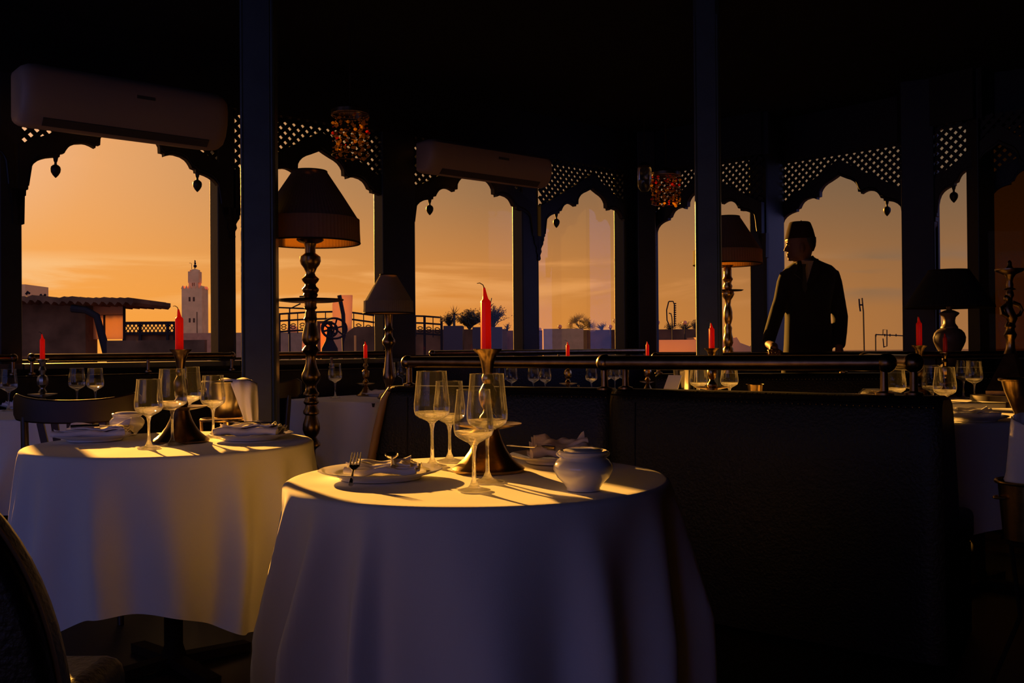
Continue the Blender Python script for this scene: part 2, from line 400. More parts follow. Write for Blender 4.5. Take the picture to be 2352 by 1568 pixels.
post('trim_%d' % T, PD(2074, 7.22), PD(2151, 7.12), .12, .04); T += 1
post('trim_%d' % T, PD(2243, 6.90), PD(2280, 6.98), .10, .02); T += 1
post('trim_%d' % T, HB, HB+Vector((.8, -.45, 0)).normalized()*.12, .16, .02); T += 1
# lintel over and wall under the windows, following the plan
plan = [A2-DL*.12, onleft(1462), PD(1500, 8.9), PD(1757, 8.12), PD(1797, 8.44), PD(2078, 7.66), PD(2151, 7.14), PD(2246, 6.9), PD(2279, 7.05), HB+Vector((.8, -.45, 0)).normalized()*.12]
def wallrun(name, pts, z0, z1, th, m, push=.03):
    q = MB()
    for a, b in zip(pts, pts[1:]):
        ex = (b-a).normalized(); en = Vector((-ex.y, ex.x, 0))
        if en.dot(a) < 0: en = -en
        c = (a+b)/2 + en*push; q.box((c.x, c.y, (z0+z1)/2), ((b-a).length+.02, th, z1-z0), math.atan2(ex.y, ex.x))
    return struct(name, q, m)
wallrun('wall_front', plan, 0, SILL-.035, .12, M['black'])
wallrun('trim_%d' % T, plan, HT-.004, CEIL, .16, M['black']); T += 1
R1 = plan[-1]; L1 = plan[0]
RX, LX, BY = 5.6, L1.x-.05, -3.2
# side and rear walls; unseen rear-left openings, added and shaped to let in cool fill light
def wallbox(name, a, b, z0, z1): 
    ex = (Vector(b)-Vector(a)); c = (Vector(a)+Vector(b))/2
    return struct(name, MB().box((c.x, c.y, (z0+z1)/2), (ex.length, .12, z1-z0), math.atan2(ex.y, ex.x)), M['black'])
wallbox('wall_right', (R1.x, R1.y, 0), (RX, 3.0, 0), 0, CEIL)
wallbox('wall_right_rear', (RX, 3.0, 0), (RX, BY, 0), 0, CEIL)
wallbox('wall_left_low', (LX, L1.y, 0), (LX, BY, 0), 0, .85)
wallbox('wall_left_high', (LX, L1.y, 0), (LX, BY, 0), 2.75, CEIL)
wallbox('wall_rear', (-1.2, BY, 0), (RX, BY, 0), 0, CEIL)
wallbox('wall_rear_low', (LX, BY, 0), (-1.2, BY, 0), 0, .85)
wallbox('wall_rear_high', (LX, BY, 0), (-1.2, BY, 0), 2.75, CEIL)
for i in range(4):
    x = lerp(LX, -1.2, i/3); struct('trim_%d' % T, MB().box((x, BY, 1.8), (.16, .14, 1.9)), M['black']); T += 1
for i in range(1, 4):
    y = lerp(BY, L1.y, i/3); struct('trim_%d' % T, MB().box((LX, y, 1.8), (.14, .16, 1.9)), M['black']); T += 1
fl = [(LX-.1, BY-.1), (RX+.1, BY-.1), (RX+.1, 3.0)] + [(p.x, p.y) for p in reversed(plan)] + [(LX-.1, L1.y)]
struct('floor', MB().prism(fl, -.1, (0, 0, 0), (1,0,0), (0,1,0), (0,0,1)), M['floor'])
struct('ceiling', MB().prism([(x*1.02 if x > 0 else x*1.02, y+.12 if y > 2 else y) for x, y in fl], .1, (0, 0, CEIL), (1,0,0), (0,1,0), (0,0,1)), M['ceil'])

# free-standing columns
def column(px0, px1, Y, label, rot):
    wd = (px1-px0)/FPX*Y; c = PD((px0+px1)/2, Y + wd/2)
    e = thing('column', label, 'column', (c.x, c.y, 0), rot, 'square black columns')
    w2 = wd/2*.93; ch = w2*.28
    pl = [(-w2+ch, -w2), (w2-ch, -w2), (w2, -w2+ch), (w2, w2-ch), (w2-ch, w2), (-w2+ch, w2), (-w2, w2-ch), (-w2, -w2+ch)]
    obj('shaft', MB().prism(pl, CEIL-.006, (0, 0, .003), (1,0,0), (0,1,0), (0,0,1)), M['post'], e, smooth=0)
    q = MB()
    for s in (-1, 1):
        for t in (-1, 1): q.tube([(s*(w2-ch*.5), t*(w2-ch*.5), .12), (s*(w2-ch*.5), t*(w2-ch*.5), CEIL-.1)], ch*.42, 8)
    obj('edge_moulding', q, M['post'], e)
    q = MB().box((0, 0, .06), (wd*1.12, wd*1.12, .12)); obj('base', q, M['post'], e, smooth=0)
    return e
column(556, 641, 4.92, 'thick black square column in front of the tall lamp, left of centre', .12)
column(1598, 1661, 5.42, 'black square column with a blue-lit edge, between the two right-hand windows left of the man', -.25)

# ------------------------------------------------------------------ air conditioners
def aircon(px_right, Y, L, z0, z1, dp, label):
    r = PD(px_right, Y); l = r - DL*L; c = (r+l)/2
    e = thing('air_conditioner', label, 'air conditioner', (c.x, c.y, 0), math.atan2(DL.y, DL.x), 'wall air conditioners')
    h = z1-z0
    prof = [(0, z0+.02), (0, z1), (-dp*.55, z1), (-dp*.8, z1-.03*h), (-dp*.95, z1-.14*h), (-dp, z1-.32*h), (-dp*.97, z1-.58*h), (-dp*.85, z1-.82*h), (-dp*.66, z0+.03*h), (-dp*.45, z0)]
    q = MB(); ns = 14; rings = []
    for i in range(ns+1):
        t = [0, .006, .018, .036, .065, .15, .3, .5, .7, .85, .935, .964, .982, .994, 1][i]; x = -L/2 + L*t; en = min(t, 1-t)*L; s = 1 if en > .07 else math.sqrt(max(0, 1-(1-en/.07)**2))*.30+.70
        cy, cz = -dp*.35, (z0+z1)/2
        rings.append([(x, cy+(y-cy)*s, cz+(z-cz)*s) for y, z in prof])
    n = len(prof); vs = [p for rg in rings for p in rg]
    fs = [(i*n+j, i*n+(j+1) % n, (i+1)*n+(j+1) % n, (i+1)*n+j) for i in range(ns) for j in range(n)] + [tuple(range(n)), tuple(ns*n+j for j in range(n))[::-1]]
    q.add(vs, fs); obj('casing', q, M['ac'], e, smooth=35)
    q = MB().box((0, -dp*.72, z0+.045*h+.012), (L*.80, .05, .012), m=Matrix.Rotation(-.75, 3, 'X')); obj('louvre', q, M['ac_dark'], e, smooth=0)
    q = MB().box((L*.06, -dp*.995, z1-.34*h), (.10, .006, .018)); obj('badge', q, M['ac_dark'], e, smooth=0)
    q = MB()
    for k in range(7): q.box((0, -dp*(.08+.065*k), z1+.003), (L*.9, .007, .006))
    obj('intake_grille', q, M['ac_dark'], e, smooth=0)
    obj('bracket', MB().box((0, .14, (z0+z1)/2+.03), (L*.7, .28, .10)), M['black'], e, smooth=0)
    return e
aircon(492, 5.90, 1.12, 2.235, 2.56, .26, 'large white wall air conditioner above the leftmost full window')
aircon(1235, 7.85, 1.18, 2.315, 2.565, .22, 'smaller air conditioner in shadow over the central windows')

# ------------------------------------------------------------------ bead lanterns
def lantern(px, Y, r, z0, z1, label, red, seed):
    c = PD(px, Y); e = thing('hanging_lantern', label, 'lantern', (c.x, c.y, 0), 0, 'bead lanterns under the ceiling')
    obj('cap', MB().lathe([(0, z1+.05), (.02, z1+.05), (r*1.02, z1+.01), (r*1.02, z1-.012), (r*.94, z1-.012), (r*.94, z1), (0, z1)], 28), M['brass_dark'], e)
    obj('hanging_rod', MB().tube([(0, 0, z1+.04), (0, 0, CEIL)], .006, 8), M['iron'], e)
    for z in (z1-.02, (z0+z1)/2, z0+.015):
        obj('ring', MB().tube([(r*math.cos(a*PI/14), r*math.sin(a*PI/14), z) for a in range(29)], .0035, 5, False), M['brass_dark'], e)
    rr = random.Random(seed); A = MB(); B = MB(); S = MB()
    for layer, (rad, n) in enumerate(((r, 22), (r*.72, 14))):
        for j in range(n):
            a = 2*PI*(j+.5*layer)/n; x, y = rad*math.cos(a), rad*math.sin(a)
            zb = z0 + rr.uniform(-.01, .03)
            if rr.random() < .25: continue
            S.tube([(x, y, z1-.01), (x, y, zb)], .0009, 3)
            nb = 11
            for i in range(nb):
                z = zb + (z1-.03-zb)*i/(nb-1) + rr.uniform(-.004, .004)
                if rr.random() < .3: continue
                tgt = B if rr.random() < red*(.4+.6*i/nb) else A
                big = (j+i) % 3 == 0
                s = .011 if big else .0055
                tgt.lathe([(0, -s), (s*.8, -s*.45), (s, 0), (s*.8, s*.5), (0, s)], 6, (x, y, z))
    tag(obj('amber_beads', A, M['bead'], e, smooth=0), kind='stuff'); tag(obj('red_beads', B, M['bead_red'], e, smooth=0), kind='stuff')
    obj('strings', S, M['iron'], e)
    return e
lantern(808, 5.75, .108, Z_(808, 362, 5.75), Z_(808, 258, 5.75), 'larger amber bead lantern hanging over the tall lamp', .10, 1)
lantern(1533, 7.5, .110, Z_(1533, 472, 7.5), Z_(1533, 400, 7.5), 'smaller orange and red bead lantern hanging near the right column', .38, 2)
c = PD(1484, 7.7); zb = Z_(1484, 440, 7.7)
e = thing('glass_lantern', 'dark clear glass lantern hanging just left of the orange bead lantern', 'lantern', (c.x, c.y, 0))
obj('glass_body', MB().lathe([(0, zb), (.03, zb+.004), (.05, zb+.03), (.056, zb+.08), (.056, zb+.18), (.04, zb+.2)], 24), M['bowl'], e)
obj('cap', MB().lathe([(0, zb+.235), (.02, zb+.23), (.058, zb+.2), (.05, zb+.195), (0, zb+.195)], 24), M['iron'], e)
obj('hanging_rod', MB().tube([(0, 0, zb+.23), (0, 0, CEIL)], .005, 8), M['iron'], e)
# ================================================================== TABLE LINEN
def cloth(label, c, ztop, Rf, drop, seed, nf=11, flare=.10, amp=.034, group=None, nth=360, ridges=None, rz=0):
    """linen over a table top: Rf(theta) edge radius, drop(theta) hanging length"""
    rr = random.Random(seed); ph = [rr.uniform(0, 6.28) for _ in range(6)]
    def fold(t):
        a = nf*t + 1.1*math.sin(2*t+ph[0]) + .6*math.sin(3*t+ph[1])
        f = .5+.5*math.cos(a); f = f**2.6
        return f*(.75+.25*math.sin(t*2+ph[2])) + .16*math.sin(2.3*nf*t+ph[3])
    q = MB(); vs = []; rows = []
    def row(fn):
        st = len(vs)
        for j in range(nth):
            t = 2*PI*j/nth; vs.append(fn(t))
        rows.append(st)
    cen = 0; vs.append((0, 0, ztop))
    for k in (.15, .3, .45, .6, .75, .86, .93):
        row(lambda t, k=k: (Rf(t)*k*math.cos(t), Rf(t)*k*math.sin(t), ztop + .0012*noise.noise(Vector((Rf(t)*k*math.cos(t)*9, Rf(t)*k*math.sin(t)*9, seed)))))
    rad = .014
    for a in (.0, .35, .8, 1.2):
        row(lambda t, a=a: ((Rf(t)-rad+rad*math.sin(a))*math.cos(t), (Rf(t)-rad+rad*math.sin(a))*math.sin(t), ztop-rad*(1-math.cos(a))))
    ND = 26
    for i in range(1, ND+1):
        s = i/ND
        def fn(t, s=s):
            Ld = drop(t); d = s*Ld; f = fold(t + .10*math.sin(3*s+ph[4]))
            g = min(1, d/.22)**1.15 * (.55+.75*d)
            if ridges:
                gg = min(1, d/.30)**.85; r = Rf(t) + flare*d
                for t0, w0, a0 in ridges:
                    dt = (t + .05*math.sin(5*d+t0*3) - t0 + PI) % (2*PI) - PI; r += a0*gg*math.exp(-(dt/w0)**2) - a0*.30*gg*math.exp(-((abs(dt)-w0*1.9)/w0)**2)
            else: r = Rf(t) + flare*d + amp*3.0*f*g*min(1, d/.5+.35) - amp*.35*g
            r += .004*noise.noise(Vector((math.cos(t)*5, math.sin(t)*5, d*4+seed)))
            tt = t
            return (r*math.cos(tt), r*math.sin(tt), ztop-rad-d*(.985))
        row(fn)
    fs = [(0, rows[0]+j, rows[0]+(j+1) % nth) for j in range(nth)]
    for a, b in zip(rows, rows[1:]):
        fs += [(a+j, b+j, b+(j+1) % nth, a+(j+1) % nth) for j in range(nth)]
    q.add(vs, fs)
    o = obj('tablecloth', q, M['cloth'], None, c, rz, smooth=80)
    return tag(o, label, 'tablecloth', group)
def round_drop(L, corner, a0=.6):
    return lambda t: L + corner*(abs(math.sin(2*(t-a0)))**3)
def square_R(a, n=7):
    return lambda t: a/((abs(math.cos(t))**n + abs(math.sin(t))**n)**(1/n))
def table(label, c, R, ztop, square=False, rz=0, group='cloth covered restaurant tables'):
    e = thing('square_table' if square else 'round_table', label, 'table', c, rz, group)
    q = MB()
    if square: q.box((0, 0, ztop-.014), (2*R-.03, 2*R-.03, .022))
    else: q.lathe([(0, ztop-.025), (R-.02, ztop-.025), (R-.018, ztop-.003), (0, ztop-.003)], 48)
    obj('tabletop', q, M['wood'], e)
    obj('pedestal', MB().lathe([(.045, .03), (.03, .08), (.03, .6), (.06, ztop-.025)], 20), M['iron'], e)
    q = MB()
    for k in range(4):
        a = PI/4+k*PI/2; q.bar((0, 0, .03), (R*.6*math.cos(a), R*.6*math.sin(a), .016), .05, .03)
    obj('foot', q, M['iron'], e)
    return e
TZ = .75
N1 = Vector((-.084, 2.335, 0)); T2 = Vector((X_(395, 3.27), 3.27, 0)); T3 = Vector((-2.40, 4.86, 0)); T4 = Vector((-.90, 6.18, 0))
T5 = Vector((2.02, 4.27, 0)); T6 = Vector((X_(1650, 4.85), 4.85, 0)); T7 = Vector((X_(1258, 7.2), 7.2, 0)); T8 = Vector((X_(1440, 7.65), 7.65, 0)); T9 = Vector((X_(2215, 5.42), 5.42, 0))
table('round dining table hidden under the nearest white cloth', N1, .45, TZ-.004)
cloth('white cloth of the near round table in the foreground, centre', N1, TZ, lambda t: .455, round_drop(.50, .16, .35), 3, flare=.035, ridges=[(3.12, .09, .045), (3.58, .060, .068), (3.95, .072, .080), (4.27, .05, .036), (4.80, .16, .026), (5.25, .10, .040), (5.70, .12, .050), (6.15, .13, .085), (.45, .12, .05), (.95, .1, .05), (1.5, .12, .05), (2.1, .12, .05), (2.65, .12, .05)])
table('round dining table under the white cloth, left of the foreground table', T2, .455, TZ-.004)
cloth('white cloth of the second round table, to the left with drinks glasses and a candle', T2, TZ, lambda t: .462, round_drop(.44, .10, .1), 8, flare=.03, ridges=[(3.10, .10, .05), (3.50, .08, .035), (3.85, .09, .04), (4.22, .10, .030), (4.62, .09, .035), (5.02, .12, .028), (5.42, .08, .045), (5.75, .09, .04), (6.15, .11, .05), (.5, .12, .05), (1.1, .1, .05), (1.7, .12, .05), (2.3, .12, .05), (2.75, .12, .05)])
table('window-side table at the far left edge under a white cloth', T3, .42, TZ-.004, True, .15)
cloth('white cloth of the table at the left edge beside the bentwood chair', T3, TZ, square_R(.425), round_drop(.42, .1, .0), 5, nf=9, flare=.05, amp=.018, rz=.15)
table('square table under a white cloth behind the tall lamp', T4, .375, TZ-.004, True, -.6)
cloth('mauve-shaded white cloth of the square table behind the tall lamp', T4, TZ, square_R(.38, 10), round_drop(.46, .06, .0), 6, nf=8, flare=.08, amp=.012, rz=-.6)
table('dim table at the right edge under a cloth', T5, .44, TZ-.004, True, 0.0)
cloth('dim grey cloth of the table by the right edge', T5, TZ, square_R(.445, 9), round_drop(.40, .05, .0), 9, nf=8, flare=.03, amp=.010)
table('table behind the second banquette holding a wine bucket', T6, .37, TZ-.004)
cloth('white cloth on the table behind the right banquette rail', T6, TZ, lambda t: .376, round_drop(.35, .1), 10, nf=10)
table('far table by the central windows', T7, .35, .70, True, 0)
cloth('white cloth on the far table under the central windows', T7, .704, square_R(.355, 8), round_drop(.35, .1), 11, nf=10, amp=.010, flare=.02)
table('farthest table near the corner of the window walls', T8, .235, .70, True, 0)
cloth('white cloth on the farthest table near the window corner', T8, .704, square_R(.24, 8), round_drop(.35, .1), 12, nf=10, amp=.010, flare=.02)
table('dark window table at right with upturned glasses', T9, .31, TZ-.004, True, 0)
cloth('shadowed cloth on the right window table near the black lamp', T9, TZ, square_R(.315, 8), round_drop(.35, .1), 13, nf=10, amp=.010, flare=.02)

# ================================================================== TABLEWARE
def glass_mesh(h, rb, rrim, n=40):
    hb = h*.49; zb = h - hb - h*.035
    bowl = [(.0045, zb-.004), (.010, zb+.002), (.020, zb+.009), (rb*.72, zb+.019), (rb*.93, zb+.028), (rb, zb+.040), (rb*.995, zb+.056), (lerp(rb, rrim, .45), lerp(zb+.05, h, .45)), (lerp(rb, rrim, .8), lerp(zb+.05, h, .8)), (rrim, h),
            (rrim-.0012, h), (lerp(rb, rrim, .8)-.0013, lerp(zb+.05, h, .8)), (lerp(rb, rrim, .45)-.0014, lerp(zb+.05, h, .45)), (rb*.995-.0016, zb+.056), (rb-.002, zb+.040), (rb*.93-.002, zb+.030), (rb*.72-.001, zb+.022), (.020, zb+.013), (0, zb+.008)]
    outer = bowl[:10]
    inner = bowl[10:]
    stem = [(0, 0), (rb*.82, 0), (rb*.83, .0012), (rb*.6, .0035), (rb*.3, .007), (.009, .013), (.0048, .024), (.0038, h*.25), (.0042, zb-.02), (.007, zb-.008), (.012, zb+.0015), (.019, zb+.0075), (.010, zb+.0105), (0, zb+.0095)]
    b = MB().lathe([(0, zb+.0120)] + [(r, z+.0022) for r, z in outer[2:]], n)
    rim = MB()
    b.tube([(rrim*math.cos(a*PI/20), rrim*math.sin(a*PI/20), h+.0018) for a in range(41)], .0009, 5, False)
    stem = stem[:-4] + [(.007, zb-.006), (.012, zb+.000), (.020, zb+.004), (rb*.72, zb+.010), (rb*.92, zb+.0165), (rb*.985, zb+.0245), (rb*.955, zb+.0255), (rb*.88, zb+.0195), (rb*.66, zb+.0140), (.015, zb+.0100), (0, zb+.0092)]
    b = MB().lathe([(rb*.985, zb+.0245), (rb, zb+.034), (rb*.998, zb+.046), (lerp(rb, rrim, .40), lerp(zb+.04, h, .40)), (lerp(rb, rrim, .8), lerp(zb+.04, h, .8)), (rrim, h+.0018)], n)
    b.tube([(rrim*math.cos(a*PI/20), rrim*math.sin(a*PI/20), h+.0018) for a in range(41)], .0009, 5, False)
    s = MB().lathe(stem, 36)
    return b.mesh('bowl', M['bowl'], 60), s.mesh('stem', M['stem'], 60)
GL = {'big': glass_mesh(.243, .0465, .0385), 'small': glass_mesh(.213, .0430, .0355)}
def wine_glass(kind, p, label, group, rz=0):
    e = thing('wine_glass', label, 'wine glass', p, rz, group)
    put(GL[kind][0], 'bowl', e); put(GL[kind][1], 'stem', e)
    return e
def stick_mesh(kind):
    if kind == 'bell':      # big bell-footed brass stick, .305 tall
        foot = [(0, 0), (.088, 0), (.090, .006), (.084, .012), (.078, .016), (.062, .030), (.047, .050), (.036, .072), (.029, .093), (.026, .103)]
        tray = [(.012, .100), (.045, .106), (.082, .114), (.0835, .117), (.080, .1165), (.045, .110), (.015, .107)]
        stem = [(.014, .106), (.020, .112), (.024, .124), (.020, .136), (.013, .144), (.011, .152), (.017, .160), (.022, .176), (.022, .196), (.016, .208), (.011, .216), (.015, .224), (.015, .232), (.012, .240)]
        cup = [(.012, .240), (.014, .252), (.017, .270), (.023, .288), (.0345, .298), (.0355, .302), (.030, .302), (.018, .297), (.016, .285), (0, .285)]
    else:                   # small faceted stick, .245 tall
        foot = [(0, 0), (.060, 0), (.061, .004), (.045, .014), (.026, .034), (.015, .056), (.010, .066)]
        tray = [(.008, .066), (.03, .070), (.062, .078), (.063, .081), (.03, .0745), (.010, .073)]
        stem = [(.009, .072), (.012, .080), (.021, .090), (.012, .104), (.012, .110), (.024, .124), (.026, .134), (.026, .152), (.022, .164), (.012, .172), (.013, .182), (.018, .194), (.014, .206), (.011, .212)]
        cup = [(.011, .212), (.013, .222), (.020, .238), (.029, .244), (.029, .247), (.016, .246), (.014, .238), (0, .238)]
    n = 40 if kind == 'bell' else 10
    return foot, tray, stem, cup, n
def stick(kind, p, label, m='brass', s=1.0, group='candlesticks', traysc=1):
    foot, tray, stem, cup, n = stick_mesh(kind); sc_ = lambda pr: [(r*s, z*s) for r, z in pr]
    e = thing('candlestick', label, 'candlestick', p, .2, group)
    obj('foot', MB().lathe(sc_(foot), 40), M[m], e, smooth=50)
    obj('drip_tray', MB().lathe([(r*traysc, z) for r, z in sc_(tray)], 40), M[m], e, smooth=50)
    st = obj('stem', MB().lathe(sc_(stem), n), M[m], e, smooth=50 if n > 20 else 20)
    obj('candle_cup', MB().lathe(sc_(cup), 40), M[m], st, smooth=50)
    return e
def candle(p, r, h, label, lean=1, m='candle'):
    """a fluted dinner candle with a drawn tip and a bent wick"""
    e = thing('candle', label, 'candle', p, 0, 'red dinner candles'); q = MB(); n = 16
    rows = [(r*.98, 0), (r, h*.02), (r*.97, h*.5), (r*.98, h*.93), (r*.86, h*.965), (r*.55, h), (r*.42, h*1.06), (r*.30, h*1.14), (r*.20, h*1.20)]
    vs = []
    for i, (a, z) in enumerate(rows):
        for j in range(n):
            t = 2*PI*j/n; f = 1 + (.06*math.cos(8*t) if i < 5 else 0); off = -lean*max(0, z-h)*.12
            vs.append((a*f*math.cos(t)+off, a*f*math.sin(t), z))
    fs = [(i*n+j, i*n+(j+1) % n, (i+1)*n+(j+1) % n, (i+1)*n+j) for i in range(len(rows)-1) for j in range(n)] + [tuple(range(n))[::-1], tuple((len(rows)-1)*n+j for j in range(n))]
    q.add(vs, fs); wax = obj('wax', q, M[m], e, smooth=50)
    z = h*1.19; obj('wick', MB().tube([(-lean*.003, 0, z), (-lean*.006, 0, z+.008), (-lean*.014, 0, z+.013), (-lean*.021, 0, z+.012)], [.0014, .0013, .0012, .0008], 6), M['wick'], wax)
    return e
def plate(p, R, label, group='white dinner plates', m='china'):
    q = MB().lathe([(0, .003), (R*.60, .003), (R*.62, .0), (R*.66, .0), (R*.68, .006), (R*.97, .017), (R, .020), (R*.985, .0215), (R*.7, .012), (R*.62, .0085), (0, .008)], 64)
    return tag(obj('plate', q, M[m], None, p, smooth=50), label, 'plate', group)
def napkin(p, w, d, rz, seed, label, h=.030, group='folded napkins'):
    """a loosely folded linen napkin: stacked wavy leaves with a rolled front fold"""
    q = MB(); rr = random.Random(seed)
    for k in range(4):
        nx, ny = 22, 14; vs = []; z0 = .004 + h*k/5; sh = rr.uniform(-.008, .008); ww = w*(1-.05*k); dd = d*(1-.10*k)
        for side in (0, 1):
            for j in range(ny+1):
                for i in range(nx+1):
                    u, v = i/nx-.5, j/ny-.5
                    x = u*ww + sh; y = v*dd + .02*k*d
                    n_ = noise.noise(Vector((u*3.5+seed, v*3+k*.3, seed*.7)))
                    z = z0 + h*.55*(n_+.15)*(.35+.65*(abs(u)*2)**.8) + h*.5*max(0, v)**1.0*(.6+n_) + .010*max(0, abs(u)-.38)*8*math.sin(seed+k+v*4)
                    z = max(z, .002+.0045*k)
                    vs.append((x, y + .006*noise.noise(Vector((u*5, v, k+seed))), z + (.0045 if side else 0)))
        a = (nx+1)*(ny+1); fs = []
        for j in range(ny):
            for i in range(nx):
                b = j*(nx+1)+i; fs.append((b, b+1, b+nx+2, b+nx+1)); fs.append((a+b, a+b+nx+1, a+b+nx+2, a+b+1))
        for i in range(nx): fs.append((i, a+i, a+i+1, i+1)); b = ny*(nx+1)+i; fs.append((b, b+1, a+b+1, a+b))
        for j in range(ny): b = j*(nx+1); fs.append((b, b+nx+1, a+b+nx+1, a+b)); b += nx; fs.append((b, a+b, a+b+nx+1, b+nx+1))
        q.add(vs, fs)
    # rolled front fold
    q.tube([(w*(t/12-.5), -d*.5+.003*math.sin(t*1.3+seed), h*.42+.0035*math.sin(t*.9+seed)) for t in range(13)], [h*.36*(.85+.15*math.sin(t*1.7+seed)) for t in range(13)], 12)
    return tag(obj('napkin', q, M['napkin'], None, p, rz, smooth=70), label, 'napkin', group)
def fork(p, rz, tilt, label, L=.19, hl=.52):
    e = thing('fork', label, 'fork', p, 0, 'forks'); e.rotation_euler = (tilt, 0, rz)
    obj('handle', MB().tube([(0, -L*hl, .001), (0, -L*hl*.6, .002), (0, 0, .005), (0, L*.16, .003)], [.0055, .0045, .0026, .003], 8), M['silver'], e)
    q = MB(); q.prism([(-.004, 0), (-.012, .016), (-.012, .022), (.012, .022), (.012, .016), (.004, 0)], .0022, (0, L*.15, .002), (1,0,0), (0,1,0), (0,0,1))
    for i in range(4): x = -.0105+.007*i; q.tube([(x, L*.15+.020, .003), (x, L*.15+.045, .006), (x*.95, L*.15+.066, .012)], [.0019, .0016, .0008], 6)
    obj('tines', q, M['silver'], e)
    return e
def spoon(p, rz, tilt, label, L=.18):
    e = thing('spoon', label, 'spoon', p, 0, 'spoons'); e.rotation_euler = (tilt, 0, rz)
    obj('handle', MB().tube([(0, -L*.5, .001), (0, -L*.2, .003), (0, L*.18, .004)], [.0055, .004, .0026], 8), M['silver'], e)
    q = MB().lathe([(0, -.006), (.010, -.0045), (.016, .001), (.017, .004), (.0155, .004), (.009, -.002), (0, -.004)], 20, (0, L*.18+.026, .004), 1, 1.6)
    obj('bowl', q, M['silver'], e)
    return e
def knife(p, rz, tilt, label, L=.2):
    e = thing('knife', label, 'knife', p, 0, 'table knives'); e.rotation_euler = (tilt, 0, rz)
    obj('handle', MB().tube([(0, -L*.45, .003), (0, -L*.2, .004), (0, 0, .003)], [.0065, .006, .0045], 8), M['silver'], e)
    obj('blade', MB().prism([(-.005, 0), (-.008, .03), (-.009, .08), (-.004, .1), (.006, .09), (.006, 0)], .0018, (0, 0, .002), (1,0,0), (0,1,0), (0,0,1)), M['silver'], e)
    return e
def pot(p, s, label):
    e = thing('sugar_pot', label, 'pot', p, .0, 'squat white pots')
    SZ = .87
    pr = [(0, .004), (.030, .004), (.031, 0), (.036, 0), (.036, .006), (.042, .016), (.056, .032), (.0635, .050), (.063, .062), (.055, .074), (.046, .080), (.047, .084), (.054, .088), (.0545, .094), (.050, .097),
          (.046, .094), (.042, .086), (.040, .078), (.050, .070), (.058, .058), (.057, .046), (.044, .024), (0, .012)]
    body = obj('body', MB().lathe([(r*s, z*s*SZ) for r, z in pr], 56), M['china'], e, smooth=50)
    for a0 in (0.35, PI+.35): obj('handle', MB().tube([((.045+.012*math.sin(t*PI/8))*s*math.cos(a0), (-.012+.003*t)*s, (.080+.008*math.sin(t*PI/8))*s*SZ) for t in range(9)], .0045*s, 8), M['china'], body)
    obj('lid', MB().lathe([(r*s, z*s*SZ) for r, z in [(.041, .0945), (.043, .098), (.036, .101), (.020, .103), (0, .103)]], 40), M['china'], e)
    return e

# ---- near table
Z0 = TZ + .0025
def base(px, py, z=None): return onz(px, py, TZ if z is None else z)
def on(px, py, dz=.0025, z=None):
    p = base(px, py, z); p.z = (TZ if z is None else z) + dz; return p
GN = 'glasses on the near table'
wine_glass('big', on(993, 1072), 'tall wine glass furthest left on the near table, back row', GN)
wine_glass('small', on(1033, 1060), 'shorter wine glass half hidden behind the leftmost tall glass of the near table', GN)
wine_glass('small', on(1089, 1128), 'shorter wine glass frontmost on the near table', GN)
wine_glass('big', on(1120, 1108), 'tall wine glass just behind the frontmost glass of the near table', GN)
pc = on(1122, 1083); stick('bell', pc, 'large brass bell-footed candlestick in the middle of the near table', 'brass')
candle((pc.x-.004, pc.y, pc.z+.286), .0128, .140, 'largest red candle, standing in the near table candlestick')
pp = on(874, 1099); plate(pp, .146, 'white plate at the left of the near table, under the napkin with fork')
napkin((pp.x+.006, pp.y-.005, pp.z+.012), .165, .105, .02, 2, 'folded white napkin on the left plate of the near table', h=.024)
fork((pp.x-.046, 2.195, .772), .04, .40, 'dark four-tined fork standing out over the napkin on the near left plate', L=.15, hl=.25)
spoon((pp.x+.028, pp.y+.0, pp.z+.038), .15, .10, 'bright spoon lying on the napkin of the near left plate', L=.12)
pr_ = on(1283, 1062); plate(pr_, .132, 'white plate at the back right of the near table, behind the white pot')
napkin((pr_.x+.0, pr_.y, pr_.z+.012), .16, .10, .12, 5, 'rumpled white napkin on the back right plate of the near table', h=.046)
knife((pr_.x-.058, pr_.y-.045, pr_.z+.040), .9, .0, 'dark-handled knife tucked in the napkin at the back right of the near table', L=.13)
pq = on(1340, 1127); pot(pq, 1.0, 'squat white china pot with lid on the right of the near table')

# ---- second table
GS = 'glasses on the second round table'
wine_glass('small', on(342, 1030), 'shorter wine glass at the left of the second table, in front of the white pot', GS)
wine_glass('big', on(396, 1023), 'tall wine glass directly before the candlestick of the second table', GS)
wine_glass('big', on(433, 1001), 'tall wine glass half hidden behind the candlestick of the second table', GS)
wine_glass('small', on(490, 1003), 'shorter wine glass right of the candlestick on the second table', GS)
pc2 = on(416, 1016); stick('bell', pc2, 'dark bell-footed candlestick in the middle of the second table', 'brass_dark', 1.02)
candle((pc2.x-.004, pc2.y, pc2.z+.292), .0135, .125, 'red candle in front of the distant minaret, on the second table')
p_ = on(218, 1012); plate(p_, .135, 'white plate at the left of the second table, below the bentwood chair')
napkin((p_.x, p_.y, p_.z+.012), .24, .13, .1, 9, 'large folded napkin on the left plate of the second table', h=.034)
knife((p_.x+.02, p_.y-.01, p_.z+.046), -1.2, .0, 'table knife lying on the left napkin of the second table')
p_ = on(578, 1009); plate(p_, .140, 'white plate at the right of the second table, near the column foot')
napkin((p_.x, p_.y, p_.z+.012), .22, .12, -.1, 12, 'crumpled napkin on the right plate of the second table', h=.040)
fork((p_.x-.01, p_.y, p_.z+.052), 1.35, .0, 'dark fork lying across the right napkin of the second table')
p_ = on(292, 1000); pot(p_, .95, 'squat white china pot on the left part of the second table, behind a glass')

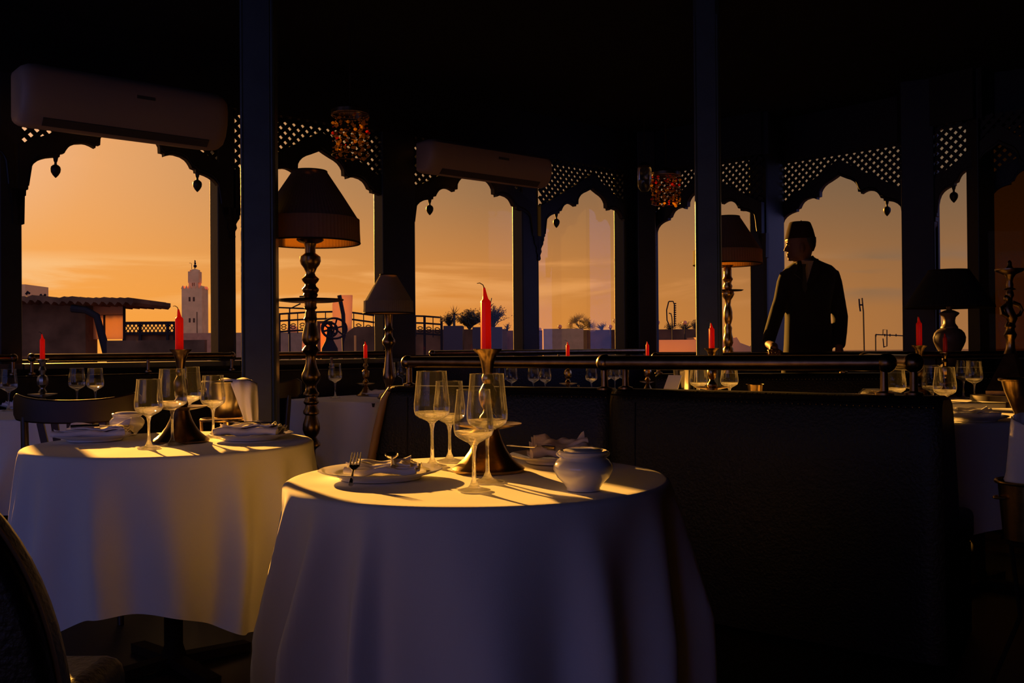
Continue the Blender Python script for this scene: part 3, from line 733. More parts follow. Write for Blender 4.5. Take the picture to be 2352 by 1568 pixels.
# ---- left edge table
GE = 'glasses on the left edge table'
wine_glass('small', on(20, 944), 'bluish wine glass cut by the left edge of the photo', GE)
wine_glass('small', on(177, 938), 'larger-looking of two wine glasses above the bentwood chair back, the left one', GE)
wine_glass('small', on(219, 940), 'right one of two wine glasses above the bentwood chair back', GE)
p_ = on(98, 944); stick('small', p_, 'faceted pewter candlestick with a wide tray beside the left window', 'pewter', 1.08, traysc=1.05)
candle((p_.x, p_.y, p_.z+.258), .0125, .115, 'red candle in the faceted pewter stick at far left')
p_ = on(25, 946); p_.x -= .02; plate(on(52, 938), .12, 'white plate on the left edge table')
napkin((on(52, 938).x, on(52, 938).y, TZ+.016), .17, .10, .1, 14, 'folded napkin on the plate of the left edge table', h=.02)

# ---- square table behind the tall lamp
GC = 'glasses on the square table behind the tall lamp'
wine_glass('small', on(770, 914), 'wine glass standing alone right of the tall lamp stem', GC)
wine_glass('small', on(744, 902), 'wine glass partly hidden by the tall lamp stem', GC)
wine_glass('small', on(895, 908), 'wine glass below the small pale lampshade', GC)
wine_glass('small', on(926, 902), 'wine glass right of the one below the small pale lampshade', GC)
p_ = on(840, 909); stick('small', p_, 'small brass faceted candlestick on the square table behind the tall lamp', 'brass', 1.0, traysc=1.0)
candle((p_.x, p_.y, p_.z+.238), .0125, .098, 'red candle on the square table between the tall lamp and the pale lamp')
p_ = on(876, 909); plate(p_, .13, 'white plate at the front of the square table by the leather banquette end')
napkin((p_.x, p_.y, p_.z+.010), .2, .11, .1, 17, 'napkin on the plate of the square table by the banquette end', h=.02)

# ---- table behind the right banquette
GB = 'glasses behind the right banquette rail'
wine_glass('small', on(1605, 938), 'wine glass seen under the rail left of the candlestick by the right column', GB)
wine_glass('small', on(1676, 938), 'wine glass seen under the rail right of the candlestick by the right column', GB)
wine_glass('small', on(1650, 922), 'wine glass between two others under the rail by the right column', GB)
p_ = on(1636, 945); stick('bell', p_, 'brass candlestick in front of the right column, behind the rail', 'brass', .98)
candle((p_.x, p_.y, p_.z+.280), .0135, .112, 'red candle in front of the right column')
def bucket(p, r0, r1, h, label, m='silver', name='wine_bucket', cat='wine bucket', handles=True):
    e = thing(name, label, cat, p, 0, 'metal wine buckets')
    body = obj('body', MB().lathe([(0, .003), (r0*.9, .0), (r0, .004), (lerp(r0, r1, .5), h*.5), (lerp(r0, r1, .92), h*.9), (r1*1.0, h*.96), (r1*.955, h*.95), (lerp(r0, r1, .5)*.95, h*.5), (r0*.9, .01), (0, .01)], 48), M[m], e, smooth=50)
    obj('rim', MB().tube([(r1*1.05*math.cos(a*PI/24), r1*1.05*math.sin(a*PI/24), h*.975) for a in range(49)], r1*.06, 8, False), M[m], body)
    if handles:
        for s in (-1, 1): obj('handle', MB().tube([(s*(r1*1.0+.020*math.sin(t*PI/8)), (t/8-.5)*.05, h*.72+.0*t) for t in range(9)], .004, 8), M[m], body)
    return e
p_ = on(1577, 918); bucket(p_, .058, .076, .185, 'silver wine bucket behind the rail, left of the right column')
p_ = on(1532, 922); q = MB().prism([(-.055, 0), (.055, 0), (.05, .16), (-.05, .16)], .004, (0, 0, 0), (1, 0, 0), (0, .45, .89), (0, -.89, .45))
tag(obj('menu_card', q, M['napkin'], None, p_, -.9, smooth=0), 'pale menu card leaning beside the silver wine bucket', 'menu')
p_ = on(1735, 925); bucket(p_, .035, .045, .10, 'small bright brass pot under the rail to the right of the right column', 'brass', 'brass_pot', 'pot', False)

# ---- far tables
GF = 'glasses on the far tables by the windows'
Z7 = .704
for px, Yg, lab in ((1175, 7.15, 'small distant wine glass nearest the tall red candle, under the rail'), (1225, 7.2, 'left one of a touching pair of distant glasses under the rail'),
                    (1252, 7.1, 'right one of a touching pair of distant glasses under the rail'), (1358, 7.15, 'distant wine glass between the far candlestick and the rail post'),
                    (1150, 7.35, 'distant wine glass just right of the near table glasses'),
                    (1412, 7.6, 'distant wine glass seen through the gap between the two rail posts'), (1432, 7.75, 'distant wine glass touching the right rail post'), (1392, 7.5, 'distant wine glass hidden partly by the left rail post')):
    p_ = PD(px, Yg); p_.z = Z7+.002
    wine_glass('small', p_, lab, GF)
p_ = PD(1304, 7.2); p_.z = Z7+.002; stick('small', p_, 'distant brass candlestick under the rail below the small central candle', 'brass', 1.12, traysc=.95)
candle((p_.x, p_.y, p_.z+.267), .0140, .105, 'small distant red candle in front of the fourth window')
p_ = PD(1487, 7.5); p_.z = Z7+.002; stick('small', p_, 'distant dark candlestick in front of the corner posts', 'brass', 1.12, traysc=.9)
candle((p_.x, p_.y, p_.z+.267), .0130, .105, 'small distant red candle in front of the dark corner posts')
p_ = PD(1328, 6.95); p_.z = Z7+.002
e = thing('serving_dome', 'small shiny brass dome beside the distant candlestick', 'serving dome', p_)
obj('dome', MB().lathe([(.07, 0), (.071, .003), (.066, .02), (.05, .05), (.025, .066), (0, .07)], 32), M['brass'], e); obj('knob', MB().ball((0, 0, .078), .009), M['brass'], e)
p_ = PD(1205, 6.9); p_.z = Z7+.002; plate(p_, .12, 'distant plate with napkin under the paired glasses')
napkin((p_.x, p_.y, Z7+.014), .16, .10, .3, 21, 'distant napkin under the paired glasses', h=.03)
p_ = PD(1425, 7.35); p_.z = Z7+.002; plate(p_, .12, 'distant plate between the rail posts')

# ---- right edge tables
GR = 'glasses at the right side'
wine_glass('small', on(2142, 955), 'wine glass behind and left of the brighter right table glass', GR)
wine_glass('small', on(2171, 970), 'front wine glass on the dim right table, lit at its foot', GR)
wine_glass('small', on(2057, 962), 'sparkling wine glass between the two round rail ends', GR)
wine_glass('small', on(2213, 916), 'left one of a pair of glasses before the ceramic vase lamp', GR)
wine_glass('small', on(2238, 925), 'right one of a pair of glasses before the ceramic vase lamp', GR)
p_ = on(2113, 948); stick('bell', p_, 'shadowed candlestick at the right end of the banquette', 'brass_dark', 1.0)
candle((p_.x, p_.y, p_.z+.286), .0130, .120, 'dark unlit red candle in front of the post left of the vase lamp')
p_ = on(2172, 912); stick('small', p_, 'candlestick holding the candle in front of the ceramic vase lamp', 'brass', 1.05)
candle((p_.x, p_.y, p_.z+.250), .0125, .100, 'red candle in front of the ceramic vase lamp')
p_ = on(2236, 967); plate(p_, .13, 'dim plate on the right edge table'); napkin((p_.x-.02, p_.y, p_.z+.010), .2, .11, -.1, 23, 'dim folded napkin on the right edge table', h=.035)
# ================================================================== LAMPS
def scaled(prof, z0, k): return [(r*k, z0 + z*k) for r, z in prof]
def pleats(q, rows, n=90, amp=.012, amps=None):
    """lathe whose radius is pleated"""
    vs = []; N_ = n*2
    for i, (r, z) in enumerate(rows):
        a_ = (amps[i] if amps else amp)
        for j in range(N_):
            t = 2*PI*j/N_; rr = r*(1 + (a_ if j % 2 else 0)); vs.append((rr*math.cos(t), rr*math.sin(t), z))
    fs = [(i*N_+j, i*N_+(j+1) % N_, (i+1)*N_+(j+1) % N_, (i+1)*N_+j) for i in range(len(rows)-1) for j in range(N_)]
    return q.add(vs, fs)
def lampshade(e, zb, zt, rt, rm, rb, band, sm='shade', bm='band'):
    """cone with a straight pleated band at the bottom, open above and below"""
    zm = zb + band
    q = MB(); pleats(q, [(rm, zm), (lerp(rm, rt, .5)*1.01, lerp(zm, zt, .5)), (rt, zt), (rt-.006, zt), (lerp(rm, rt, .5)-.004, lerp(zm, zt, .5)), (rm-.006, zm)], 80, .008)
    s = obj('lamp_shade', q, M[sm], e, smooth=0)
    bd = q = MB(); pleats(q, [(rb, zb), (lerp(rb, rm, .5)*1.005, (zb+zm)/2), (rm+.004, zm+.004), (rm-.002, zm+.004), (lerp(rb, rm, .5)-.004, (zb+zm)/2), (rb-.006, zb)], 80, .008)
    obj('shade_band', q, M[bm], s, smooth=0)
    q = MB()
    for rr_, z in ((rt, zt), (rb, zb)): q.tube([(rr_*math.cos(a*PI/24), rr_*math.sin(a*PI/24), z) for a in range(49)], .0045, 6, False)
    for k in range(3): a = k*2*PI/3+.4; q.tube([(rt*math.cos(a), rt*math.sin(a), zt-.004), (0, 0, zt-.03)], .002, 5)
    obj('shade_trim', q, M['iron'], s)
# tall lamp: profile read from the photograph, heights in metres
Yl = 5.35; k1 = Yl/2250
pts = [(548, 30), (552, 31), (556, 26), (560, 14), (568, 12), (582, 12), (584, 15), (590, 23), (600, 24), (608, 21), (616, 15), (628, 10), (634, 12), (641, 20), (646, 18), (653, 12), (658, 13), (664, 19), (668, 19), (674, 15), (678, 17), (684, 14),
       (696, 14), (702, 13), (708, 15), (713, 10), (718, 12), (728, 13), (733, 16), (738, 13), (745, 13), (756, 16), (770, 19), (780, 20), (788, 17), (794, 12), (800, 17), (805, 20), (810, 17), (815, 12), (822, 11), (836, 12), (850, 16), (860, 21), (870, 21), (878, 17), (884, 12),
       (892, 12), (899, 14), (903, 18), (908, 18), (911, 14), (918, 14), (922, 17), (926, 17), (930, 13), (938, 14), (944, 18), (950, 18), (954, 13), (962, 15), (974, 19), (986, 20), (996, 17), (1004, 11), (1010, 14), (1018, 20), (1024, 20), (1030, 12), (1034, 9), (1048, 9), (1062, 10), (1072, 15), (1080, 19), (1088, 17), (1094, 11)]
pts = [(1.055+(804.5-y)*k1, r*k1) for y, r in pts][::-1]
z_end = pts[0][0]
low = [(0, 0), (.15, 0), (.152, .015), (.13, .03), (.12, .045), (.07, .07), (.04, .12), (.026, .17), (.022, .20), (.036, .225), (.044, .26), (.040, .31), (.024, .36), (.022, .38), (.038, .40), (.034, .42), (.020, .44)]
low = [(r, z*z_end/.47) for r, z in low]
c = PD(714, Yl)
e = thing('standing_lamp', 'tall turned brass lamp with a dark conical pleated shade, left of centre', 'lamp', c, 0, 'lamps')
obj('base', MB().lathe(low, 48), M['brass_dark'], e, smooth=45)
stem = [(r, z) for z, r in pts]; 
obj('pole', MB().lathe([low[-1]] + stem + [(0, stem[-1][1])], 48), M['brass_dark'], e, smooth=45)
zt = Z_(714, 689, Yl)
tr = obj('tray', MB().lathe([(.02, zt-.010), (.12, zt-.012), (.172, zt-.006), (.180, zt+.001), (.176, zt+.005), (.168, zt+.001), (.12, zt-.003), (.02, zt-.002)], 48), M['brass_dark'], e)
lampshade(e, Z_(712, 558, Yl), Z_(712, 394, Yl), .092, .262, .270, .125)
obj('bulb_holder', MB().lathe([(.0, 0), (.02, 0), (.022, .03), (.015, .05), (.028, .09), (.0, .12)], 20, (0, 0, stem[-1][1]-.01)), M['iron'], e)
# lamp beside the right column
Yl = 6.78; c = PD(1673, Yl); k2 = Yl/2250
e = thing('standing_lamp', 'tall brass lamp with dark shade behind the right-hand column', 'lamp', c, 0, 'lamps')
pts2 = [(608, 14), (612, 8), (618, 9), (626, 9), (634, 9), (640, 12), (645, 9), (650, 8), (656, 11), (662, 9), (668, 13), (674, 15), (680, 12), (688, 7), (700, 6), (706, 8), (716, 10), (730, 10), (738, 8), (745, 6), (752, 9), (760, 8), (768, 9), (774, 11), (786, 11), (794, 8), (800, 12), (812, 11), (818, 8), (840, 7), (860, 11), (880, 12), (900, 8), (930, 8)]
pl = [(r*k2, 1.055+(795-y)*k2) for y, r in pts2][::-1]
obj('base', MB().lathe([(0, 0), (.15, 0), (.15, .02), (.06, .06), (.03, .12), (.028, .2), (.05, .3), (.04, .42), (.02, .5), pl[0]], 40), M['brass'], e)
obj('pole', MB().lathe(pl + [(0, pl[-1][1])], 40), M['brass'], e, smooth=45)
zt = Z_(1673, 667, Yl); obj('tray', MB().lathe([(.02, zt-.008), (.095, zt-.004), (.108, zt+.003), (.095, zt+.002), (.02, zt)], 40), M['brass'], e)
lampshade(e, Z_(1673, 607, Yl), Z_(1673, 498, Yl), .084, .229, .235, .092)
# small pale lamp on a pedestal beside the square table
Yl = 6.08; c = PD(893, Yl); c.x += 0; k3 = Yl/2250
e = thing('table_lamp', 'smaller lamp with a pale conical shade on the square table behind the banquette end', 'lamp', (PD(893, Yl).x, Yl, 0), 0, 'lamps')
pts3 = [(722, 10), (726, 9), (742, 8), (752, 8), (756, 11), (762, 8), (772, 9), (780, 14), (788, 15), (796, 9), (806, 7), (822, 8), (840, 10), (856, 12), (866, 14), (874, 12), (882, 8), (892, 8), (899, 12), (904, 22), (912, 26)]
pl = [(r*k3, 1.055+(802-y)*k3) for y, r in pts3][::-1]
obj('base', MB().lathe([(0, TZ+.003), (.072, TZ+.003), (.074, TZ+.008), pl[0]], 32), M['brass_dark'], e)
obj('pole', MB().lathe(pl + [(0, pl[-1][1])], 32), M['brass_dark'], e, smooth=45)
lampshade(e, Z_(893, 719, Yl), Z_(893, 631, Yl), .050, .148, .155, .072, 'shade_pale', 'shade_pale')
# vase lamp on the right window sill shelf
Yl = 6.45; c = PD(2181, Yl); kk = Yl/2250; H4 = 791.5
zf = .80
e = thing('table_lamp', 'brown ceramic vase lamp with a flat black conical shade at right', 'lamp', (c.x, c.y, 0), 0, 'lamps')
pv = [(700, 6), (711, 6), (712, 10), (717, 20), (719, 22), (722, 20), (728, 14), (735, 12.5), (742, 13), (748, 17), (751, 19), (753, 18.5), (757, 26), (764, 32), (774, 35), (784, 34), (794, 30), (806, 24), (822, 17), (834, 14), (838, 20), (842, 22)]
pl = [(r*kk, 1.055+(H4-y)*kk) for y, r in pv][::-1]
zb = pl[0][1]
obj('vase', MB().lathe([(0, zb)] + pl + [(0, pl[-1][1])], 48), M['stone'], e, smooth=50)
lampshade(e, Z_(2181, 706, Yl), Z_(2181, 621, Yl), .125, .27, .275, .01, 'shade_black', 'shade_black')
t = thing('side_table', 'dark pedestal side table carrying the ceramic vase lamp', 'table', (c.x, c.y, 0))
obj('tabletop', MB().lathe([(0, zb-.03), (.20, zb-.03), (.205, zb-.016), (.20, zb-.002), (0, zb-.002)], 40), M['wood'], t); obj('pedestal', MB().lathe([(0, 0), (.16, 0), (.16, .02), (.03, .06), (.025, zb-.03)], 24), M['wood'], t)

# ornate candelabrum at the right edge
Yc = 5.0; c = PD(2321, Yc); kc = Yc/2250; H5 = 790.5
e = thing('statuette_stand', 'ornate dark bronze stand with a small human figure and a wide dish, right edge', 'statuette', (c.x, c.y, 0))
S = lambda pr: [(r*kc, 1.055+(H5-y)*kc) for y, r in pr][::-1]
pr = S([(597, 1), (600, 4), (604, 5), (610, 5), (614, 7), (616, 10)]); obj('finial', MB().lathe([(0, pr[0][1])]+pr+[(0, pr[-1][1])], 20), M['brass_dark'], e)
pr = S([(617, 31), (620, 31), (624, 27), (628, 17), (630, 13)]); obj('dish', MB().lathe([(0, pr[0][1])]+pr+[(0, pr[-1][1]-.004)], 40), M['brass_dark'], e)
pr = S([(630, 13), (638, 8), (646, 6), (654, 8), (660, 7), (664, 14), (666, 6), (672, 8), (678, 9), (684, 6), (688, 5)]); obj('upper_stem', MB().lathe(pr, 24), M['brass_dark'], e)
q = MB(); z = lambda y: 1.055+(H5-y)*kc
q.tube([(0, 0, z(684)), (-.004, 0, z(694)), (-.012, .0, z(706)), (-.004, 0, z(720)), (.01, 0, z(732)), (.004, 0, z(748))], [.012, .016, .024, .028, .026, .014], 12)
q.ball((-.014, 0, z(684)), .018)
q.tube([(.012, 0, z(694)), (.045, 0, z(700)), (.060, 0, z(712)), (.05, 0, z(722)), (.025, 0, z(727))], [.012, .012, .010, .009, .007], 8)
q.tube([(-.02, 0, z(700)), (-.048, -.01, z(708)), (-.05, -.02, z(720)), (-.02, -.02, z(728))], [.012, .012, .013, .009], 8)
o = obj('figure', q, M['brass_dark'], e); 
pr = S([(738, 6), (742, 9), (746, 11), (750, 12), (754, 9), (760, 10), (768, 14), (774, 12), (780, 9), (800, 10), (806, 12), (812, 14)]); obj('lower_stem', MB().lathe(pr, 24), M['brass'], e)
zz = z(812); obj('pyramid_base', MB().lathe([(.0, .80), (.13, .80), (.13, .82), (.03, zz), (0, zz)], 4), M['brass_dark'], e, smooth=0)
t = thing('side_table', 'dark pedestal stand under the bronze statuette at the right edge', 'table', (c.x, c.y, 0))
obj('tabletop', MB().lathe([(0, .77), (.19, .77), (.19, .797), (0, .797)], 32), M['wood'], t); obj('pedestal', MB().lathe([(0, 0), (.16, 0), (.16, .02), (.03, .06), (.025, .77)], 24), M['wood'], t)

# ================================================================== BANQUETTES AND RAILS
def banquette(label, a, b, ztop, flareL=0, flareR=0, depth=.16, group='leather banquettes', seat=True):
    a = Vector(a); b = Vector(b); ex = (b-a).normalized(); en = Vector((-ex.y, ex.x, 0)); L = (b-a).length
    e = thing('banquette', label, 'banquette', ((a.x+b.x)/2, (a.y+b.y)/2, 0), math.atan2(ex.y, ex.x), group)
    q = MB(); n = 9; rows = []
    prof = [(-depth/2-.035, .02), (-depth/2-.03, .35), (-depth/2-.012, .65), (-depth/2, ztop-.05), (-depth/2+.015, ztop-.012), (-depth/2+.03, ztop), (depth/2-.03, ztop), (depth/2-.01, ztop-.015), (depth/2, ztop-.05), (depth/2+.03, .5), (depth/2+.04, .02)]
    xs = [-L/2, -L/2+.02, -L/2+.06] + [lerp(-L/2+.1, L/2-.1, i/10) for i in range(11)] + [L/2-.06, L/2-.02, L/2]
    vs = []
    for x in xs:
        for y, z in prof:
            t = (ztop-z)/ztop; s = -1 if x < 0 else 1; fl = (flareL if s < 0 else flareR)*t**.8 * (abs(x)/(L/2))**6
            ee = L/2-abs(x); sh = .80 if ee < .001 else (.93 if ee < .03 else 1)
            vs.append((x + s*fl, y*sh, z - (.012 if ee < .001 and z > ztop-.06 else 0)))
    m_ = len(prof); k = len(xs)
    fs = [(i*m_+j, i*m_+j+1, (i+1)*m_+j+1, (i+1)*m_+j) for i in range(k-1) for j in range(m_-1)] + [(i*m_+m_-1, i*m_, (i+1)*m_, (i+1)*m_+m_-1) for i in range(k-1)]
    fs += [tuple(range(m_))[::-1], tuple((k-1)*m_+j for j in range(m_))]
    q.add(vs, fs); obj('backrest', q, M['leather'], e, smooth=40)
    q = MB()
    for yy in (-depth/2+.004,): q.tube([(-L/2+.01, yy, ztop-.022), (L/2-.01, yy, ztop-.022)], .0035, 6)
    q.tube([(-L/2+.16, -depth/2-.036, .05), (-L/2+.13, -depth/2-.014, .64), (-L/2+.125, -depth/2-.003, ztop-.05)], .003, 6)
    q.tube([(-L/2-flareL*.5, -depth/2-.015, .58), (-L/2+.13, -depth/2-.022, .55)], .003, 6)
    obj('seam', q, M['leather'], e)
    q = MB(); ns = int(L/.022)
    for i in range(ns): q.ball((-L/2+.02+i*.022, -depth/2-.001, ztop-.035), .0028, 5, 3)
    tag(obj('upholstery_nails', q, M['brass_dark'], e, smooth=0), kind='stuff')
    if seat:
        q = MB().box((0, depth/2+.20, .40), (L*.96, .30, .12)); o = obj('seat_cushion', q, M['leather'], e); bv = o.modifiers.new('round', 'BEVEL'); bv.width = .03; bv.segments = 3
        obj('plinth', MB().box((0, depth/2+.20, .17), (L*.94, .26, .33)), M['black'], e, smooth=0)
    return e
def rail(label, pts, r, posts, zfoot, group='brass rails'):
    """round handrail with turned-down ends on short posts"""
    c = (Vector(pts[0])+Vector(pts[-1]))/2
    e = thing('handrail', label, 'handrail', (c.x, c.y, 0), 0, group)
    P = [Vector(p)-Vector((c.x, c.y, 0)) for p in pts]
    obj('bar', MB().tube(P, r, 16), M['brass_dark'], e)
    for p in (P[0], P[-1]): obj('end_ball', MB().ball(p, r*1.22, 16, 10), M['brass_dark'], e)
    for p in posts:
        p = Vector(p)-Vector((c.x, c.y, 0))
        obj('post', MB().lathe([(r*1.15, zfoot+.001), (r*1.15, zfoot+.008), (r*.5, zfoot+.014), (r*.44, p.z-r*.9)], 16, (p.x, p.y, 0)), M['brass_dark'], e)
    return e
ZB = .885; ZR = .995
pa, pm, pb = PD(905, 4.62), PD(1412, 4.12), PD(2165, 3.28)
banquette('black leather banquette with a sunlit curved left end behind the near table', pa, pm, ZB, flareL=.16)
ed = [x for x in bpy.data.objects if x.name == 'banquette'][0]; Lb = (pm-pa).length
obj('sunlit_edge_roll', MB().tube([(-Lb/2+.02, -.065, ZB-.01), (-Lb/2-.005, -.075, ZB-.06), (-Lb/2-.035, -.09, ZB-.20), (-Lb/2-.075, -.10, ZB-.40), (-Lb/2-.13, -.11, ZB-.65), (-Lb/2-.16, -.115, .03)], [.010, .017, .020, .022, .022, .02], 12), M['tan'], ed)  # roll added in tan to show the banquette corner as sunlit
banquette('long black leather banquette running to the right behind the near table', pm+(pb-pm).normalized()*.02+Vector((0, -.03, 0)), pb+Vector((0, -.03, 0)), ZB, flareR=.02)
def rz_(px, t_): return None
def railpt(px, Y, z=ZR): p = PD(px, Y); p.z = z; return p
def lineY(px):           # depth of the banquette line at a pixel column
    d = pb-pa; u = (px-1176)/FPX; t = (pa.y*u-pa.x)/(d.x-u*d.y); return pa.y + d.y*t
rail('brass handrail along the left banquette, ending above its sunlit end', [railpt(936, lineY(936)+.02), railpt(1442, lineY(1442)+.05)], .026, [railpt(940, lineY(940)+.02), railpt(1436, lineY(1436)+.05)], ZB)
rail('thicker-looking brass handrail along the right banquette', [railpt(1388, lineY(1388)-.05), railpt(2036, lineY(2036)-.03)], .028, [railpt(1388, lineY(1388)-.05), railpt(2030, lineY(2030)-.03)], ZB)
# return of the banquette at its right end, going back into the room
pe = pb + Vector((.22, 1.0, 0))
banquette('short black banquette end turning back beside the dim right table', pb+Vector((-.10, .12, 0)), Vector((pb.x-.02, pb.y+.62, 0)), ZB-.0, seat=False, depth=.12)
rail('short dark handrail going back from the banquette corner', [railpt(2098, lineY(2098)+.01), (pb.x-.02, pb.y+.66, ZR)], .028, [railpt(2098, lineY(2098)+.01)], ZB)
# far banquettes
q1, q2 = PD(1505, 6.30), PD(2395, 5.95)
banquette('far dark banquette below the man and the vase lamp', q1, q2, ZB, seat=False)
rail('far handrail the man leans on', [(q1.x, q1.y, ZR), (q2.x, q2.y, ZR)], .022, [(q1.x+.02, q1.y, ZR), (lerp(q1.x, q2.x, .5), lerp(q1.y, q2.y, .5), ZR), (q2.x-.05, q2.y, ZR)], ZB)
# window-side rails standing on the low ledge
def wrail(label, px0, px1, inn=.21, r=.020):
    a, b = onleft(px0), onleft(px1); n_ = Vector((DL.y, -DL.x, 0))*inn
    a = a+n_; b = b+n_
    return rail(label, [(a.x, a.y, ZR+.03), (b.x, b.y, ZR+.03)], r, [(a.x, a.y, ZR+.03), (b.x, b.y, ZR+.03), (lerp(a.x, b.x, .55), lerp(a.y, b.y, .55), ZR+.03)], .93)
wrail('brass handrail with ball end under the leftmost full window', 50, 500)
wrail('brass handrail beneath the window behind the tall lamp', 560, 850)
wrail('short dark handrail at the left edge of the photo', -330, 8)
wrail('thin brass handrail beneath the central windows', 955, 1440)
def ledge(label, px0, px1, zt=.925):
    a, b = onleft(px0), onleft(px1); n_ = Vector((DL.y, -DL.x, 0)); ex = (b-a)
    c = (a+b)/2 + n_*.18; e = thing('banquette', label, 'banquette', (c.x, c.y, 0), math.atan2(ex.y, ex.x), 'window banquettes')
    o = obj('backrest', MB().box((0, 0, zt/2+.03), (ex.length, .14, zt-.06)), M['leather'], e); bv = o.modifiers.new('round', 'BEVEL'); bv.width = .012; bv.segments = 3
    obj('plinth', MB().box((0, 0, .03), (ex.length*.98, .12, .06)), M['black'], e, smooth=0)
ledge('dark window banquette at the left behind the candlestick', -330, 535)
ledge('dark window banquette behind the tall lamp', 548, 905)
ledge('dark window banquette under the central windows', 930, 1445)

# ================================================================== CHAIRS
def bentwood(p, rz, label):
    """cafe chair seen from behind: curved top rail, splats, posts, round seat; local +y is the front"""
    e = thing('bentwood_chair', label, 'chair', p, rz, 'bentwood chairs')
    n = 18; vs = []; 
    def arc(t, off=0): a = lerp(-1.0, 1.0, t); return Vector((.245*math.sin(a*1.12)/math.sin(1.12), -.20+.09*(a*a)*1.0+off, 0))
    q = MB()
    for i in range(n+1):
        t = i/n; c_ = arc(t); s = abs(2*t-1); top = .868 + .034*s**2.2; bot = .775 + .016*s**2
        if s > .93: top -= (s-.93)*.35; bot += (s-.93)*.25
        for (dy, z) in ((-.012, bot), (-.012, top), (.012, top), (.012, bot)): vs.append((c_.x, c_.y+dy, z))
    fs = [(i*4+j, i*4+(j+1) % 4, (i+1)*4+(j+1) % 4, (i+1)*4+j) for i in range(n) for j in range(4)] + [(3, 2, 1, 0), (n*4, n*4+1, n*4+2, n*4+3)]
    q.add(vs, fs); o = obj('top_rail', q, M['wood'], e, smooth=40); bv = o.modifiers.new('edge', 'BEVEL'); bv.width = .006; bv.segments = 2
    for k in range(5):
        t = lerp(.30, .70, k/4); a = arc(t); q = MB().bar((a.x, a.y, .78), ((t-.5)*.26, -.185, .47), .026, .012, up=(0, 1, 0)); obj('back_slat', q, M['wood'], e, smooth=0)
    for s in (-1, 1):
        a = arc(.5+s*.34); obj('rear_leg', MB().tube([(a.x, a.y, .80), (s*.17, -.19, .47), (s*.18, -.21, .25), (s*.20, -.25, 0)], [.014, .016, .016, .012], 10), M['wood'], e)
        obj('front_leg', MB().tube([(s*.16, .16, .45), (s*.18, .19, .2), (s*.20, .21, 0)], [.016, .015, .012], 10), M['wood'], e)
    obj('seat', MB().lathe([(0, .435), (.19, .435), (.205, .445), (.205, .46), (.19, .468), (0, .464)], 36), M['wood'], e)
    obj('stretcher', MB().tube([(.16*math.cos(a*PI/12), .16*math.sin(a*PI/12), .25) for a in range(25)], .008, 8, False), M['wood'], e)
    return e
bentwood((X_(200, 4.02), 4.02, 0), .10, 'dark bentwood chair with slatted back behind the second round table')
bentwood((X_(612, 5.72), 5.72, 0), -.1, 'dark slatted chair mostly hidden by the column and the tall lamp')
# foreground leather chair, cut by the left edge
e = thing('leather_chair', 'large black leather armchair back cut off by the lower left corner', 'chair', (-1.035, 1.42, 0), 0, 'leather chairs')
n = 40; vs = []
def oc(t, k):                             # arched outline of the back
    a = PI*t; w_ = .385*k; c_ = math.cos(a); x = -w_*math.copysign(abs(c_)**.9, c_); zt_ = .42 + .52*k*abs(math.sin(a))**.85
    return x, zt_
for y, k in ((-.035, .955), (-.03, .985), (-.015, 1.0), (.03, 1.0), (.05, .985), (.06, .94)):
    for i in range(n+1): x, z = oc(i/n, k); vs.append((x, y - .10*(z-.5)*0, z))
    for i in range(7): vs.append((lerp(oc(1, k)[0], oc(0, k)[0]*1.0, i/6)*1.02, y, .30))
m_ = n+8; fs = [(r*m_+i, r*m_+(i+1) % m_, (r+1)*m_+(i+1) % m_, (r+1)*m_+i) for r in range(5) for i in range(m_)] + [tuple(range(m_))[::-1], tuple(5*m_+i for i in range(m_))]
obj('backrest', MB().add(vs, fs), M['leather'], e, smooth=50)
obj('piping', MB().tube([(oc(i/n, 1.004)[0], .0, oc(i/n, 1.004)[1]) for i in range(n+1)], .004, 6), M['tan'], e)  # piping coloured tan to paint in its sunlit highlight
o = obj('seat', MB().box((0, .30, .40), (.54, .48, .12)), M['leather'], e); bv = o.modifiers.new('round', 'BEVEL'); bv.width = .04; bv.segments = 3
for s in (-1, 1):
    for y in (.03, .5): obj('leg', MB().tube([(s*.27, y, .34), (s*.28, y, 0)], [.022, .014], 8), M['wood'], e)

# ================================================================== WINE STANDS
# stand beside the column with a metal cooler and a napkin
Ys = 4.02; c = PD(522, Ys); zs = Z_(528, 958, Ys)
e = thing('cooler_stand', 'brass ring stand under the wine cooler left of the thick column', 'stand', (c.x, c.y, 0), .3)
obj('ring', MB().tube([(.105*math.cos(a*PI/16), .105*math.sin(a*PI/16), zs-.008) for a in range(33)], .006, 8, False), M['brass'], e)
for k in range(4): a = k*PI/2; obj('leg', MB().tube([(.105*math.cos(a), .105*math.sin(a), zs-.008), (.085*math.cos(a), .085*math.sin(a), zs*.5), (.13*math.cos(a), .13*math.sin(a), 0)], .007, 8), M['brass'], e)
obj('shelf', MB().lathe([(0, zs-.014), (.10, zs-.014), (.10, zs-.008), (0, zs-.008)], 32), M['brass'], e)
bucket((c.x, c.y, zs), .062, .092, .150, 'metal wine cooler with a napkin over its rim, left of the thick column', 'pewter')
q = MB(); vs = []; nx, ny = 16, 20
zr = zs+.156
